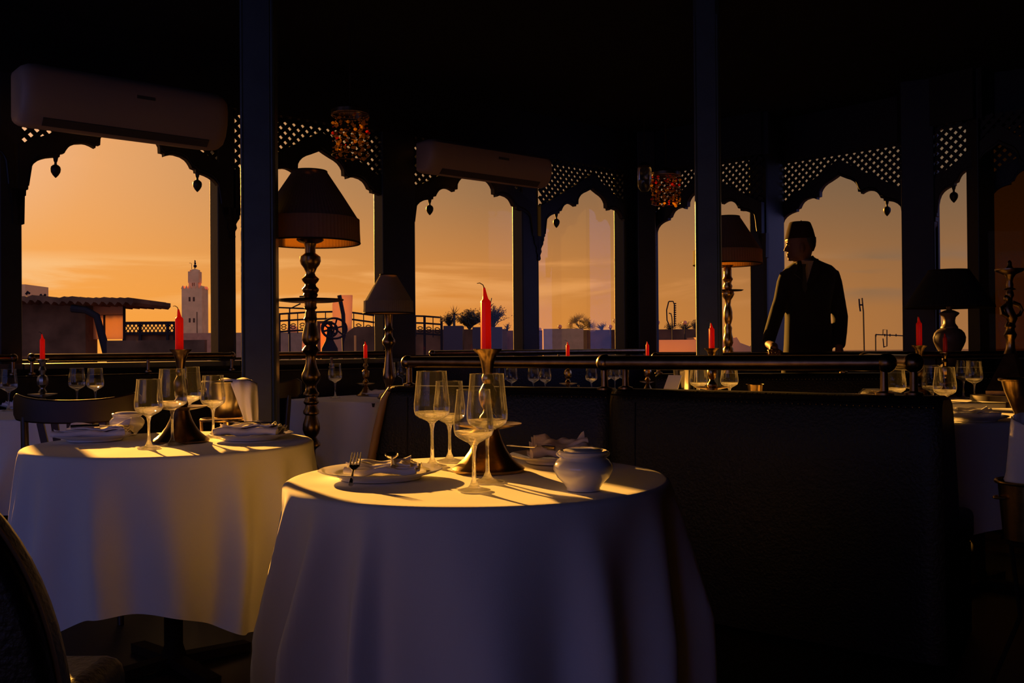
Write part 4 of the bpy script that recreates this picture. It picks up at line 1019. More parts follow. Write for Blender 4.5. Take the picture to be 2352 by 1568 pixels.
for j in range(ny+1):
    for i in range(nx+1):
        u = i/nx; s = j/ny*.30-.05
        wv = .010*math.sin(u*7+1)*min(1, abs(s)*8)+.006*math.sin(u*13+s*20)
        x = lerp(-.13, .13, u)*(1-.55*max(0, min(1, (s-.05)/.2))); sx_ = .030*max(0, min(1, (s-.05)/.2))
        if s < .03: y = -.02+.10*(1-(s+.05)/.08); z = zr + .004*math.sin(u*9)
        else: d = s-.03; y = -.102-.02*math.sin(min(1, d/.05)*1.57)+wv; z = zr - d*.85 + .01*math.sin(u*4)
        vs.append((x*.40 + sx_ + (.058 if s >= .03 else .03), y + (0 if s >= .03 else 0), z))
fs = [(j*(nx+1)+i, j*(nx+1)+i+1, (j+1)*(nx+1)+i+1, (j+1)*(nx+1)+i) for j in range(ny) for i in range(nx)]
o = obj('napkin', q.add(vs, fs), M['napkin'], None, (c.x, c.y, 0), .35, smooth=80)
sm = o.modifiers.new('thick', 'SOLIDIFY'); sm.thickness = .004
tag(o, 'pale napkin hanging over the wine cooler, left of the thick column', 'napkin', 'folded napkins')
# right edge: wine bucket on a stand, bottle wrapped in a napkin, smaller brass bucket behind
Yb = 2.92; c = PD(2366, Yb); zt_ = Z_(2366, 1103, Yb); zb_ = Z_(2366, 1240, Yb); h = zt_-zb_
bucket((c.x, c.y, zb_), .078, .092, h, 'hammered brass wine bucket in the lower right, cut by the edge', 'brass')
obj_ = thing('bucket_stand', 'dark iron stand holding the brass wine bucket at the right edge', 'stand', (c.x, c.y, 0))
obj('ring', MB().tube([(.07*math.cos(a*PI/16), .07*math.sin(a*PI/16), zb_-.008) for a in range(33)], .006, 8, False), M['iron'], obj_)
for k in range(3): a = k*2*PI/3; obj('leg', MB().tube([(.07*math.cos(a), .07*math.sin(a), zb_-.01), (.04*math.cos(a), .04*math.sin(a), zb_*.5), (.14*math.cos(a), .14*math.sin(a), 0)], .007, 8), M['iron'], obj_)
e = thing('wine_bottle', 'dark wine bottle wrapped in a grey-blue napkin in the right edge bucket', 'bottle', (c.x-.005, c.y, zb_+.012))
obj('glass', MB().lathe([(0, 0), (.037, .002), (.038, .02), (.038, .19), (.034, .215), (.017, .245), (.015, .30), (.017, .302), (.015, .31), (0, .31)], 28), M['iron'], e)
q = MB(); vs = []; nn, mm = 28, 16
for j in range(mm+1):
    for i in range(nn+1):
        t = i/nn; a = PI*1.95*t + 2.6; s = j/mm; r_ = lerp(.075, .043, s**.8) + .006*math.sin(a*4+s*3)
        vs.append((r_*math.cos(a), r_*math.sin(a), lerp(h*.92, .345, s) + .02*math.sin(a)*(s)))
fs = [(j*(nn+1)+i, j*(nn+1)+i+1, (j+1)*(nn+1)+i+1, (j+1)*(nn+1)+i) for j in range(mm) for i in range(nn)]
o = obj('wrapped_napkin', q.add(vs, fs), M['napkin'], e, smooth=80); sm = o.modifiers.new('thick', 'SOLIDIFY'); sm.thickness = .004
Yd = 3.70; c = PD(2352, Yd)
p_ = Vector((X_(2343, 3.98), 3.98, TZ+.003))
e = thing('champagne_cooler', 'tapering polished brass cooler on the dim right table, cut by the edge', 'wine bucket', p_, 0, 'metal wine buckets')
obj('body', MB().lathe([(0, 0), (.028, 0), (.026, .008), (.024, .02), (.040, .06), (.060, .11), (.070, .150), (.073, .158), (.069, .156), (.056, .11), (0, .06)], 40), M['brass'], e)
obj('rim', MB().tube([(.078*math.cos(a*PI/20), .078*math.sin(a*PI/20), .160) for a in range(41)], .006, 8, False), M['brass'], e)
# ================================================================== THE WAITER
YM = 6.62
def mp(px, py, dy=0): return at(px, py, YM+dy)
km = YM/FPX
mc = mp(1860, 700)
man = thing('person', 'man in a black suit, tie and fez looking left with one hand on the rail', 'person', (mc.x, YM, 0))
O = Vector((mc.x, YM, 0))
def loc(v): return v - O
def ell_loft(q, rings, n=28, caps=True):      # rings: (center, rx, ry) horizontal ellipses, or with a 4th: exponent
    vs = []
    for rg in rings:
        c_, rx, ry = rg[:3]; ex_ = rg[3] if len(rg) > 3 else 2
        for j in range(n):
            a = 2*PI*j/n; ca, sa = math.cos(a), math.sin(a)
            vs.append((c_[0]+rx*math.copysign(abs(ca)**(2/ex_), ca), c_[1]+ry*math.copysign(abs(sa)**(2/ex_), sa), c_[2]))
    k = len(rings); fs = [(i*n+j, i*n+(j+1) % n, (i+1)*n+(j+1) % n, (i+1)*n+j) for i in range(k-1) for j in range(n)]
    if caps: fs += [tuple(range(n))[::-1], tuple((k-1)*n+j for j in range(n))]
    return q.add(vs, fs)
def remesh(o, vox, it=6):
    m = o.modifiers.new('fuse', 'REMESH'); m.mode = 'VOXEL'; m.voxel_size = vox; m.use_smooth_shade = True
    s = o.modifiers.new('soft', 'SMOOTH'); s.iterations = it; s.factor = .5
def L_(px, py, dy=0): return loc(mp(px, py, dy))
# body: head, neck, hands, legs in one continuous mesh
q = MB()
def hr(y, xf, xb, hw, dy=0):                  # head slice: front and back pixel, half width in metres
    a, b = L_(xf, y), L_(xb, y); return ((a.x+b.x)/2, dy, a.z), (b.x-a.x)/2, hw
hs = [hr(604, 1829, 1860, .052), hr(597, 1818, 1861, .058), hr(590, 1811, 1862, .064), hr(583, 1810, 1864, .068), hr(576, 1808, 1866, .071), hr(568, 1806.5, 1868.5, .075), hr(560, 1806.5, 1870, .077), hr(552, 1805, 1871, .077), hr(544, 1806, 1871, .076), hr(536, 1809, 1868, .070), hr(526, 1815, 1862, .055), hr(519, 1826, 1850, .03)]
ell_loft(q, hs)
# chin, lips, nose, brow facing left
def blob(px, py, rx, ry, rz_, dy=0):
    c_ = L_(px, py, dy); q.lathe([(math.sin(PI*i/10) if 0 < i < 10 else 0, -math.cos(PI*i/10)) for i in range(11)], 14, (0, 0, 0)); k = len(q.v) - (9*14+2)
    for i in range(k, len(q.v)): x, y, z = q.v[i]; q.v[i] = (c_.x+x*rx, c_.y+y*ry, c_.z+z*rz_)
blob(1816, 595, .020, .024, .014); blob(1810.5, 588, .012, .020, .009); blob(1810, 583.5, .012, .019, .007); blob(1808, 552, .010, .045, .012)
q.prism([(0, 0), (-.012, -.022), (-.020, -.040), (-.017, -.046), (.0, -.048), (.02, -.02)], .022, L_(1807.5, 561, -.011))
for s in (-1, 1): blob(1806.5, 559, .006, .010, .006, s*.028)
for s in (-1, 1): blob(1843, 568, .016, .012, .030, s*.076)       # ears
# neck and torso core
n0 = L_(1845, 590); ell_loft(q, [((n0.x, .015, n0.z), .052, .055), ((L_(1847, 602).x, .02, L_(1847, 602).z), .055, .06), ((L_(1850, 618).x, .03, L_(1850, 618).z), .075, .07), ((L_(1858, 640).x, .03, L_(1858, 640).z), .14, .085), ((L_(1858, 760).x, .03, L_(1858, 760).z), .12, .08), ((L_(1860, 830).x, .03, .95), .14, .09)])
# legs
for s in (-1, 1):
    q.tube([(L_(1860, 800).x+s*.085, .03, .95), (L_(1860, 800).x+s*.10, .02, .52), (L_(1860, 800).x+s*.105, .05, .10)], [.082, .056, .042], 14)
    q.tube([(L_(1860, 800).x+s*.105, .07, .05), (L_(1860, 800).x+s*.115, -.16, .035)], [.04, .03], 12)
# arms under the sleeves
Lsh, Lel, Lwr = L_(1808, 632, .02), L_(1784, 720, -.02), L_(1764, 789, -.14)
Rsh, Rel, Rwr = L_(1915, 634, .03), L_(1930, 728, .05), L_(1927, 795, -.03)
q.tube([Lsh, Lel, Lwr], [.045, .036, .026], 12); q.tube([Rsh, Rel, Rwr], [.045, .038, .026], 12)
# left hand on the rail: palm, four fingers over the bar, thumb at the side
hx = L_(1756, 803, -.20)
yr = lerp(q1.y, q2.y, (O.x+hx.x-q1.x)/(q2.x-q1.x)) - YM     # rail depth where the hand is
hz = ZR+.022
q.tube([Lwr, (hx.x+.012, yr+.055, hz+.035), (hx.x, yr+.012, hz+.016)], [.026, .030, .026], 12)
for i, (dx, ln, rr_) in enumerate(((-.033, .060, .0078), (-.011, .070, .0085), (.011, .066, .0085), (.032, .052, .0072))):
    x = hx.x+dx
    q.tube([(x*1.0, yr+.010, hz+.014), (x-.002, yr-.020, hz+.010), (x-.003, yr-.036, hz-.012), (x-.003, yr-.034, hz-.012-ln*.42)], [rr_*1.15, rr_*1.05, rr_, rr_*.75], 9)
q.tube([(hx.x+.020, yr+.035, hz+.02), (hx.x+.045, yr+.020, hz+.006), (hx.x+.058, yr-.002, hz-.006)], [.012, .010, .0075], 9)
# right hand hanging at the pocket
q.tube([Rwr, Rwr+Vector((-.004, -.02, -.045)), Rwr+Vector((-.006, -.03, -.085))], [.024, .030, .026], 12)
for i in range(4):
    b_ = Rwr+Vector((-.028+.018*i, -.032, -.085)); ln = (.060, .070, .066, .052)[i]; q.tube([b_, b_+Vector((0, -.004, -ln*.5)), b_+Vector((0, .008, -ln))], [.009, .0085, .006], 8)
q.tube([Rwr+Vector((-.03, -.02, -.04)), Rwr+Vector((-.042, -.035, -.075)), Rwr+Vector((-.038, -.045, -.10))], [.011, .010, .007], 8)
o = obj('body', q, M['skin'], man, smooth=60); remesh(o, .0055, 3)
# suit jacket
q = MB()
def jr(y, x0, x1, d, dy=.03, e_=2.4): a, b = L_(x0, y), L_(x1, y); return ((a.x+b.x)/2, dy, a.z), (b.x-a.x)/2, d, e_
ell_loft(q, [((L_(1858, 800).x, .03, .80), .172, .13, 2.3), jr(815, 1803, 1913, .125), jr(790, 1805, 1912, .122), jr(760, 1806, 1911, .118), jr(730, 1807, 1909, .116), jr(700, 1806, 1909, .120), jr(670, 1803, 1914, .128), jr(645, 1800, 1920, .125), jr(630, 1799, 1922, .115), jr(618, 1803, 1921, .098), jr(610, 1812, 1913, .082), jr(604, 1821, 1898, .072), jr(597, 1829, 1882, .066), jr(591, 1836, 1874, .058)])
q.tube([L_(1809, 628, .02), L_(1803, 650, .02), L_(1795, 690, -.0), Lel+Vector((0, 0, 0)), L_(1773, 755, -.09), Lwr+Vector((.002, .004, .010))], [.050, .056, .054, .050, .046, .043], 16)
q.tube([L_(1909, 624, .03), L_(1915, 650, .03), L_(1922, 690, .04), Rel+Vector((.0, 0, 0)), L_(1929, 762, .02), Rwr], [.050, .056, .056, .052, .048, .042], 16)
# collar
q.tube([L_(1833, 606, -.045), L_(1850, 594, -.0), L_(1868, 590, .045)], .014, 8)
j = obj('jacket', q, M['suit'], man, smooth=60); remesh(j, .010, 3)
# lapels, shirt front, tie
yv = -.108
q = MB(); sA, sB, sC = L_(1826, 606), L_(1858, 606), L_(1838, 668)
q.prism([(sA.x-.004, sA.z+.006), (sC.x-.006, sC.z), (sC.x+.006, sC.z), (sB.x, sB.z+.012)], .012, (0, yv-.006, 0)); o = obj('shirt_front', q, M['shirt'], man, smooth=0)
q = MB()
a, b = L_(1824, 606), L_(1838, 672); q.prism([(a.x-.012, a.z+.01), (a.x+.012, a.z+.012), (b.x+.004, b.z), (b.x-.03, b.z+.085), (b.x-.075, b.z+.12), (b.x-.055, b.z+.15)], .009, (0, yv-.016, 0))
a = L_(1862, 602); q.prism([(a.x-.01, a.z+.016), (a.x+.014, a.z+.01), (a.x+.022, a.z-.085), (a.x-.0, a.z-.11), (b.x, b.z), (b.x-.004, b.z+.01)], .009, (0, yv-.018, 0))
obj('lapels', q, M['suit'], j, smooth=0)
q = MB(); a = L_(1834, 612); q.prism([(a.x-.016, a.z+.006), (a.x+.014, a.z+.006), (a.x+.008, a.z-.022), (a.x+.020, a.z-.15), (a.x+.004, a.z-.19), (a.x-.012, a.z-.15), (a.x-.008, a.z-.022)], .010, (0, yv-.020, 0)); obj('tie', q, M['tie'], man, smooth=0)
q = MB(); ell_loft(q, [((L_(1845, 603).x, .0, L_(1845, 603).z), .060, .072), ((L_(1846, 594).x, .01, L_(1846, 594).z), .055, .060)], caps=False)
o = obj('shirt_collar', q, M['shirt'], man, smooth=60); sm = o.modifiers.new('thick', 'SOLIDIFY'); sm.thickness = .005
# trousers and shoes
q = MB(); x0 = L_(1860, 800).x
for s in (-1, 1): q.tube([(x0+s*.075, .03, .98), (x0+s*.09, .03, .75), (x0+s*.10, .02, .50), (x0+s*.105, .05, .06)], [.105, .098, .078, .070], 16)
o = obj('trousers', q, M['suit'], man, smooth=60)
for s in (-1, 1): obj('shoe', MB().lathe([(0, .001), (.048, .001), (.052, .02), (.046, .05), (.028, .075), (0, .08)], 20, (x0+s*.112, -.055, 0), 1, 2.7), M['leather'], man, smooth=50)
q = MB(); hb = [hr(577, 1858, 1867, .05), hr(566, 1846, 1871.5, .076), hr(556, 1836, 1873, .080), hr(546, 1830, 1873, .080)]
ell_loft(q, hb); obj('hair', q, M['hair'], man, smooth=60)
q = MB(); fz = [hr(549, 1803, 1872.5, .088), hr(543, 1804.5, 1871, .088), hr(528, 1808, 1867, .080), hr(516, 1811.5, 1862.5, .070), hr(511.5, 1813, 1860, .066), hr(510, 1815, 1857, .060)]
ell_loft(q, fz, 36); f = obj('fez', q, M['fez'], man, smooth=40)
t_ = L_(1840, 509); obj('fez_stalk', MB().tube([t_+Vector((0, 0, -.004)), t_+Vector((0, 0, .010))], [.004, .003], 8), M['fez'], f)

# ================================================================== OUTSIDE
tag(struct('ground', MB().box((0, 1500, -12.5), (6000, 3000, 1)), M['ground']), kind='structure')
tr = MB().prism([(-16, 9.6), (4.2, 11.6), (12, 9.2), (30, 16), (30, 46), (-30, 46), (-30, 5)], -.3, (0, 0, -.3), (1,0,0), (0,1,0), (0,0,1)); struct('roof_terrace', tr, M['ground'])
def P(px, py, Y): return at(px, py, Y)
def slab(q, px0, px1, py0, Y, th=.2, zb=-.3, py1=None):
    a, b = P(px0, py0, Y), P(px1, py0, Y); z1 = a.z; z0 = zb if py1 is None else P(px0, py1, Y).z
    q.box(((a.x+b.x)/2, Y+th/2, (z0+z1)/2), (b.x-a.x, th, z1-z0)); return q
# roof shed at the left
Y = 15; c0 = P(180, 700, Y)
e = thing('roof_shed', 'ramshackle dark roof shed with corrugated roof seen through the left window', 'shed', (c0.x, Y, -.3))
def SH(q): # shift world -> local
    q.v = [(x-c0.x, y-Y, z+.3) for x, y, z in q.v]; return q
obj('wall', SH(slab(MB(), -60, 196, 694, Y, .15)), M['shed'], e, smooth=0)
obj('side_wall', SH(slab(MB(), 190, 198, 694, Y+.05, .4)), M['shed'], e, smooth=0)
q = MB(); a, b = P(-60, 678, Y-.4), P(306, 685, Y-.4); n = 60; vs = []
for j in (0, 1):
    for i in range(n+1):
        t = i/n; p = a.lerp(b, t); z = p.z + .010*math.sin(t*n*PI/1.5) + .035*noise.noise(Vector((t*9, 0, 0)))
        vs += [(p.x, p.y + j*1.6, z), (p.x, p.y + j*1.6, z-.06-.02*(i % 3))]
w_ = 2*(n+1); fs = []
for i in range(n):
    k = 2*i; fs += [(k, k+2, w_+k+2, w_+k), (k+1, w_+k+1, w_+k+3, k+3), (k, k+1, k+3, k+2), (w_+k, w_+k+2, w_+k+3, w_+k+1)]
fs += [(0, w_, w_+1, 1), (2*n, 2*n+1, w_+2*n+1, w_+2*n)]
obj('corrugated_roof', SH(q.add(vs, fs)), M['shed'], e, smooth=0)
obj('fascia', SH(slab(MB(), 50, 300, 690, Y-.1, .08, py1=696)), M['shed'], e, smooth=0)
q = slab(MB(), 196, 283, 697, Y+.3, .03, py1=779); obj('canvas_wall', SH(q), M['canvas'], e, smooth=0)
q = slab(MB(), 282, 285, 695, Y+.2, .06, -.3); slab(q, 237, 239, 723, Y+.2, .05, py1=779); slab(q, 196, 283, 723, Y+.2, .05, py1=724); obj('frame_poles', SH(q), M['iron'], e, smooth=0)
q = MB().tube([P(165, 708, Y-.3), P(198, 712, Y-.3), P(222, 726, Y-.3), P(234, 770, Y-.3), P(246, 815, Y-.3)], [.06, .055, .055, .06, .065], 8); obj('awning_arm', SH(q), M['iron'], e)
q = MB().tube([P(93, 676, Y), P(99, 682, Y), P(105, 676, Y)], .02, 5); q.tube([P(60, 676, Y), P(64, 670, Y), P(68, 674, Y)], .02, 5); obj('roof_wire', SH(q), M['iron'], e)
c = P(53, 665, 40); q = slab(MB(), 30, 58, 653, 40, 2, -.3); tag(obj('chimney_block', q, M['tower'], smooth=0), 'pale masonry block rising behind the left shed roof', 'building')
# the minaret, far away
Y = 600.; c0 = P(448, 700, Y); k6 = Y/2250
e = thing('minaret', 'distant square stone minaret with a domed lantern and three balls', 'minaret', (c0.x, Y, -12))
def MZ(py): return P(448, py, Y).z+12
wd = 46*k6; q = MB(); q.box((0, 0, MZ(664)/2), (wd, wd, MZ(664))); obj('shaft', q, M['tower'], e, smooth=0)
q = MB()
for s in range(6):
    x = lerp(-wd/2+.7, wd/2-.7, s/5)
    for y in (-wd/2+.4, wd/2-.4):
        for (ax, ay) in ((x, y), (y, x)): q.prism([(-.9, 0), (.9, 0), (.45, .9), (0, 1.9), (-.45, .9)], .8, (ax, ay-.4, MZ(664)-.01))
obj('merlons', q, M['tower'], e, smooth=0)
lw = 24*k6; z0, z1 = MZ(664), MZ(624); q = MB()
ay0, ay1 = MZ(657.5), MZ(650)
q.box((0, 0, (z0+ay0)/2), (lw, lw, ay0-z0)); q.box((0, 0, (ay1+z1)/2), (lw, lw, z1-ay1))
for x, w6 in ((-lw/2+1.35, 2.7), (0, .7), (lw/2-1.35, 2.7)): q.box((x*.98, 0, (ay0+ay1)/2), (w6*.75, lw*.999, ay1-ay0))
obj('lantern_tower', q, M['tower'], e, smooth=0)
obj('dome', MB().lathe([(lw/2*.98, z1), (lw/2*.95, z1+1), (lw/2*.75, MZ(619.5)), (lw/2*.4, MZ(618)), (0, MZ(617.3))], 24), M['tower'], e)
q = MB(); q.tube([(0, 0, MZ(618)), (0, 0, MZ(597))], .25, 6)
for py, r in ((611, .95), (604.5, .6), (600, .4)): q.ball((.2, 0, MZ(py)), r*1.1, 10, 8)
obj('finial_balls', q, M['iron'], e)
obj('flag_mast', MB().tube([(-1.9*1, 0, MZ(619)), (-1.9, 0, MZ(605)), (-3.3, 0, MZ(603.5))], .14, 5), M['iron'], e)
q = MB()
for py in (688, 736):
    for x in (-1.3, 1.3): q.box((x, -wd/2, MZ(py)), (1.1, .2, 2.6)); 
q.box((3.2, -wd/2-.15, (MZ(765)+MZ(717))/2), (.35, .3, MZ(717)-MZ(765))); obj('openings', q, M['shed'], e, smooth=0)
# openwork fence beyond the shed
Y = 24; a, b = P(285, 742, Y), P(404, 741, Y); q = MB(); zb, zt = P(285, 766, Y).z, a.z; c0 = (a+b)/2
e = thing('lattice_fence', 'openwork roof fence between the left shed and the minaret', 'fence', (c0.x, Y, -.3))
n = 13
for i in range(n):
    for (s, t) in ((0, 1), (1, 0)):
        for h_ in range(2):
            z0_, z1_ = lerp(zb, zt, h_/2), lerp(zb, zt, (h_+1)/2); x0_, x1_ = lerp(a.x, b.x, (i+s)/n), lerp(a.x, b.x, (i+t)/n); q.bar((x0_-c0.x, 0, z0_+.3), (x1_-c0.x, 0, z1_+.3), .020, .02, up=(0, 1, 0))
obj('openwork', q, M['iron'], e, smooth=0)
q = MB(); 
for z in (zb, zt): q.bar((a.x-c0.x, 0, z+.3), (b.x-c0.x, 0, z+.3), .05, .07)
for x in (285, 322, 385, 402): p = P(x, 742, Y); q.bar((p.x-c0.x, 0, 0), (p.x-c0.x, 0, p.z+.33), .06, .06)
obj('frame', q, M['iron'], e, smooth=0)
obj('panel_below', (lambda q_: (setattr(q_, 'v', [(x-c0.x, y-Y, z+.3) for x, y, z in q_.v]), q_)[1])(slab(MB(), 285, 404, 766, Y+.05, .1, -.3)), M['shed'], e, smooth=0)
def simple(name, label, cat, q, m, **kw): return tag(obj(name, q, M[m], smooth=kw.get('smooth', 0)), label, cat, kw.get('group'))
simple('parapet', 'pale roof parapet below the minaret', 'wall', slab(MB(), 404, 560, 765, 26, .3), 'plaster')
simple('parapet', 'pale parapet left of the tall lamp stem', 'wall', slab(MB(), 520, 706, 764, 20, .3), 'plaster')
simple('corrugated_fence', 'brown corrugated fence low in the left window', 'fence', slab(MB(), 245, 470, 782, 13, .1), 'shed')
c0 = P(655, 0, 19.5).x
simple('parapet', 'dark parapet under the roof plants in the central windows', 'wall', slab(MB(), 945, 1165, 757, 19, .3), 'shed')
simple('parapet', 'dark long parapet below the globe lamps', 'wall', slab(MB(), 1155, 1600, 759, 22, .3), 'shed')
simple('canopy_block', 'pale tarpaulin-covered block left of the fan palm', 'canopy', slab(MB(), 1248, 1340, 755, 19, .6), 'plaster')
simple('low_wall', 'light low wall outside the window beside the right column', 'wall', slab(MB(), 1440, 1612, 781, 16, .2), 'canvas')
# iron terrace railing
def railing(label, pts, Y0, Y1, zfall=None):
    pts3 = [P(px, py, lerp(Y0, Y1, i/(len(pts)-1))) for i, (px, py) in enumerate(pts)]
    c0 = pts3[0]; e = thing('iron_railing', label, 'railing', (c0.x, c0.y, -.3), 0, 'ornate roof railings'); q = MB(); qo = MB()
    h = P(700, 722, 17).z-P(700, 769, 17).z
    for a, b in zip(pts3, pts3[1:]):
        A_, B_ = a-Vector((c0.x, c0.y, -.3)), b-Vector((c0.x, c0.y, -.3)); n = max(2, int((B_-A_).length/.16))
        for z in (0, -.12, -h+.05): q.bar(A_+Vector((0, 0, z)), B_+Vector((0, 0, z)), .03, .03)
        for i in range(n+1):
            p = A_.lerp(B_, i/n); q.bar(p+Vector((0, 0, -h)), p, .014, .014)
            if i < n:
                m_ = A_.lerp(B_, (i+.5)/n); dx = (B_-A_).normalized()
                qo.tube([m_+dx*(.045*math.sin(t*PI/4)*(1 if t < 4 else -1))*1.0+Vector((0, 0, -.18-t*(h-.26)/8)) for t in range(9)], .008, 4)
                qo.tube([m_+dx*(-.045*math.sin(t*PI/4)*(1 if t < 4 else -1))*1.0+Vector((0, 0, -.18-t*(h-.26)/8)) for t in range(9)], .008, 4)
    for p in pts3: q.bar(p-Vector((c0.x, c0.y, -.3)), Vector((p.x-c0.x, p.y-c0.y, 0)), .04, .04)
    obj('bars', q, M['iron'], e, smooth=0); obj('scrollwork', qo, M['iron'], e)
railing('ornate iron roof railing outside behind the tall and pale lamps', [(641, 721), (705, 717), (790, 715), (880, 727)], 17, 17)
railing('ornate iron roof railing seen left in the third window', [(935, 725), (975, 726), (1014, 729)], 17, 17)
# deck parasol pole, seat, wheel ornament
Y = 13.5
simple('dark_awning', 'dark mauve folded awning outside right of the tall lamp', 'awning', slab(MB(), 728, 786, 737, Y+1, .1), 'shed')
simple('parasol_pole', 'leaning dark parasol pole outside right of the tall lamp tray', 'pole', MB().tube([(P(788, 722, Y).x+.05, Y, -.3), P(788, 722, Y), P(779, 678, Y)], .03, 8), 'iron')
simple('wall_panel', 'pale leaning panel behind the wheel ornament outside', 'panel', MB().prism([(0, -1.6), (.26, -1.6), (.26, 0), (.28, .62), (.10, .62), (0, .5)], .05, P(764, 778, Y+.4)), 'canvas')
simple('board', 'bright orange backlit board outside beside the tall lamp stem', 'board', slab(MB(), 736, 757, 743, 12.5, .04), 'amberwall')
e = thing('wheel_ornament', 'black ornamental stand with two spoked wheels outside the window', 'ornament', (P(757, 780, 12).x, 12, -.3))
def wheel(cx, cz, r, tilt):
    q = MB(); q.tube([(cx+r*math.cos(a*PI/14), tilt*r*math.cos(a*PI/14), cz+r*math.sin(a*PI/14)) for a in range(29)], .014, 6, False)
    for k in range(3): a = k*PI/3+.3; q.tube([(cx+r*math.cos(a), tilt*r*math.cos(a), cz+r*math.sin(a)), (cx-r*math.cos(a), -tilt*r*math.cos(a), cz-r*math.sin(a))], .011, 5)
    return q
x0 = P(757, 780, 12).x
a = P(758, 757, 12); obj('wheel', wheel(a.x-x0, a.z+.3, .085, .3), M['iron'], e); a = P(768, 754, 12); obj('wheel', wheel(a.x-x0, a.z+.3, .125, 1.2), M['iron'], e)
obj('column', MB().lathe([(0, 0), (.16, 0), (.10, P(757, 800, 12).z+.3), (.05, P(757, 782, 12).z+.3), (.035, P(757, 765, 12).z+.3), (.03, P(757, 750, 12).z+.3)], 12), M['iron'], e)
simple('terrace_chair', 'dark rounded terrace chair back outside between the tall and pale lamps', 'chair', MB().prism([(.0, P(0,0,1).z*0-1.4), (0, .0), (.03, .12), (.12, .19), (.55, .20), (.62, .1), (.62, -1.4)], .08, P(790, 788, 11.5)), 'shed')
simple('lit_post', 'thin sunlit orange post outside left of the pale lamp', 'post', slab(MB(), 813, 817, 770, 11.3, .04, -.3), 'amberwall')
for px, py, w7, lab in ((672, 763, 22, 'crumpled pale sack on the parapet left of the tall lamp stem'), (697, 790, 8, 'upright pale cloth bundle beside the tall lamp stem outside')):
    p = P(px, py, 20.15 if w7 > 10 else 14); q = MB(); r = w7/2*(20.15 if w7 > 10 else 14)/2250; q.lathe([(0, -p.z-.28), (r*.8, -p.z-.25), (r, -.1), (r*.9, .0), (r*.4, .12), (0, .14)] if w7 < 10 else [(0, -.0), (r*.9, .0), (r*1.2, .07), (r*.9, .14), (0, .18)], 7, p-Vector((0, 0, .02)))
    simple('cloth_bundle', lab, 'bundle', q, 'canvas')
# planters and roof plants
def planter(px0, px1, py0, Y, label):
    return simple('planter', label, 'planter', slab(MB(), px0, px1, py0, Y, .5, -.3), 'planter', group='roof planters')
planter(1018, 1062, 748, 15, 'dark roof planter left of the near red candle'); planter(1085, 1153, 751, 15, 'grey roof planter right of the near red candle')
def bush(label, pxc, pyb, Y, w_, h_, n, seed, dens=9, ls=.035, name='shrub', cat='shrub'):
    rr = random.Random(seed); b = P(pxc, pyb, Y); e = thing(name, label, cat, (b.x, b.y, b.z), 0, 'roof terrace plants'); S_ = MB(); Lf = MB()
    for i in range(n):
        a = rr.uniform(0, 2*PI); rad = w_*rr.random()**.5; tip = Vector((rad*math.cos(a), rad*.6*math.sin(a), h_*(1-.45*(rad/w_)**2)*rr.uniform(.7, 1.08)))
        mid = Vector((tip.x*.35, tip.y*.35, tip.z*.55)); S_.tube([(0, 0, -.02), mid, tip], [.010, .006, .002], 4)
        for k in range(dens):
            t = rr.uniform(.3, 1.03); p = (mid.lerp(tip, (t-.5)*2) if t > .5 else mid*t*2) + Vector([rr.uniform(-.03, .03) for _ in range(3)])
            d = Vector([rr.uniform(-1, 1), rr.uniform(-1, 1), rr.uniform(-.3, 1)]).normalized()*ls*rr.uniform(.6, 1.4); n1 = d.orthogonal().normalized()*ls*.28
            Lf.add([p, p+d*.5+n1, p+d, p+d*.5-n1], [(0, 1, 2, 3)])
    obj('branches', S_, M['leaf'], e, smooth=0); obj('foliage', Lf, M['leaf'], e, smooth=0); return e
bush('dense dark shrub on the roof left of the near red candle', 1078, 755, 19.15, .33, .37, 70, 1, 34, .042)
bush('loose twiggy shrub on the roof right of the near red candle', 1132, 751, 15.2, .27, .36, 60, 2, 22, .03)
bush('small feathery shrub left of the spiky plant outside', 1032, 748, 15.2, .16, .20, 36, 3, 16, .025)
bush('little weed on the parapet left of the globe lamps', 1165, 757, 15.2, .06, .09, 12, 4, 8, .02)
bush('low weeds on the parapet below the globe lamps', 1383, 758, 22.15, .17, .18, 20, 5, 10, .03)
bush('small shrub on the wall left of the antenna', 1538, 760, 22.15, .16, .18, 24, 6, 16, .03)
bush('dark shrub on the wall right of the antenna', 1573, 760, 22.15, .20, .22, 26, 8, 16, .03)
bush('dark shrub against the right column outside', 1597, 760, 22.15, .12, .30, 26, 9, 16, .03)
b = P(1043, 722, 15.1); e = thing('spiky_plant', 'spiky yucca standing above the left roof planter', 'plant', (b.x, b.y, 0), 0, 'roof terrace plants'); q = MB(); rr = random.Random(4)
obj('trunk', MB().tube([(0, 0, .5), (0, 0, b.z)], [.03, .02], 6), M['leaf'], e)
for i in range(34):
    a = rr.uniform(0, 2*PI); el = rr.uniform(-.3, 1.5); d = Vector((math.cos(a)*math.cos(el), math.sin(a)*math.cos(el), math.sin(el)))*rr.uniform(.09, .17); n1 = d.orthogonal().normalized()*.006
    q.add([n1, -n1, d*.6-n1*.7, d, d*.6+n1*.7], [(0, 1, 2, 3, 4)])
q.v = [(x, y, z+b.z) for x, y, z in q.v]; obj('leaves', q, M['leaf'], e, smooth=0)
b = P(1333, 756, 20.6); e = thing('fan_palm', 'fan palm behind the tarpaulin block in the fourth window', 'palm', (b.x, b.y, -.3), 0, 'roof terrace plants'); q = MB()
zt_ = b.z+.3; obj('trunk', MB().tube([(0, 0, 0), (0, 0, zt_)], [.07, .05], 8), M['leaf'], e)
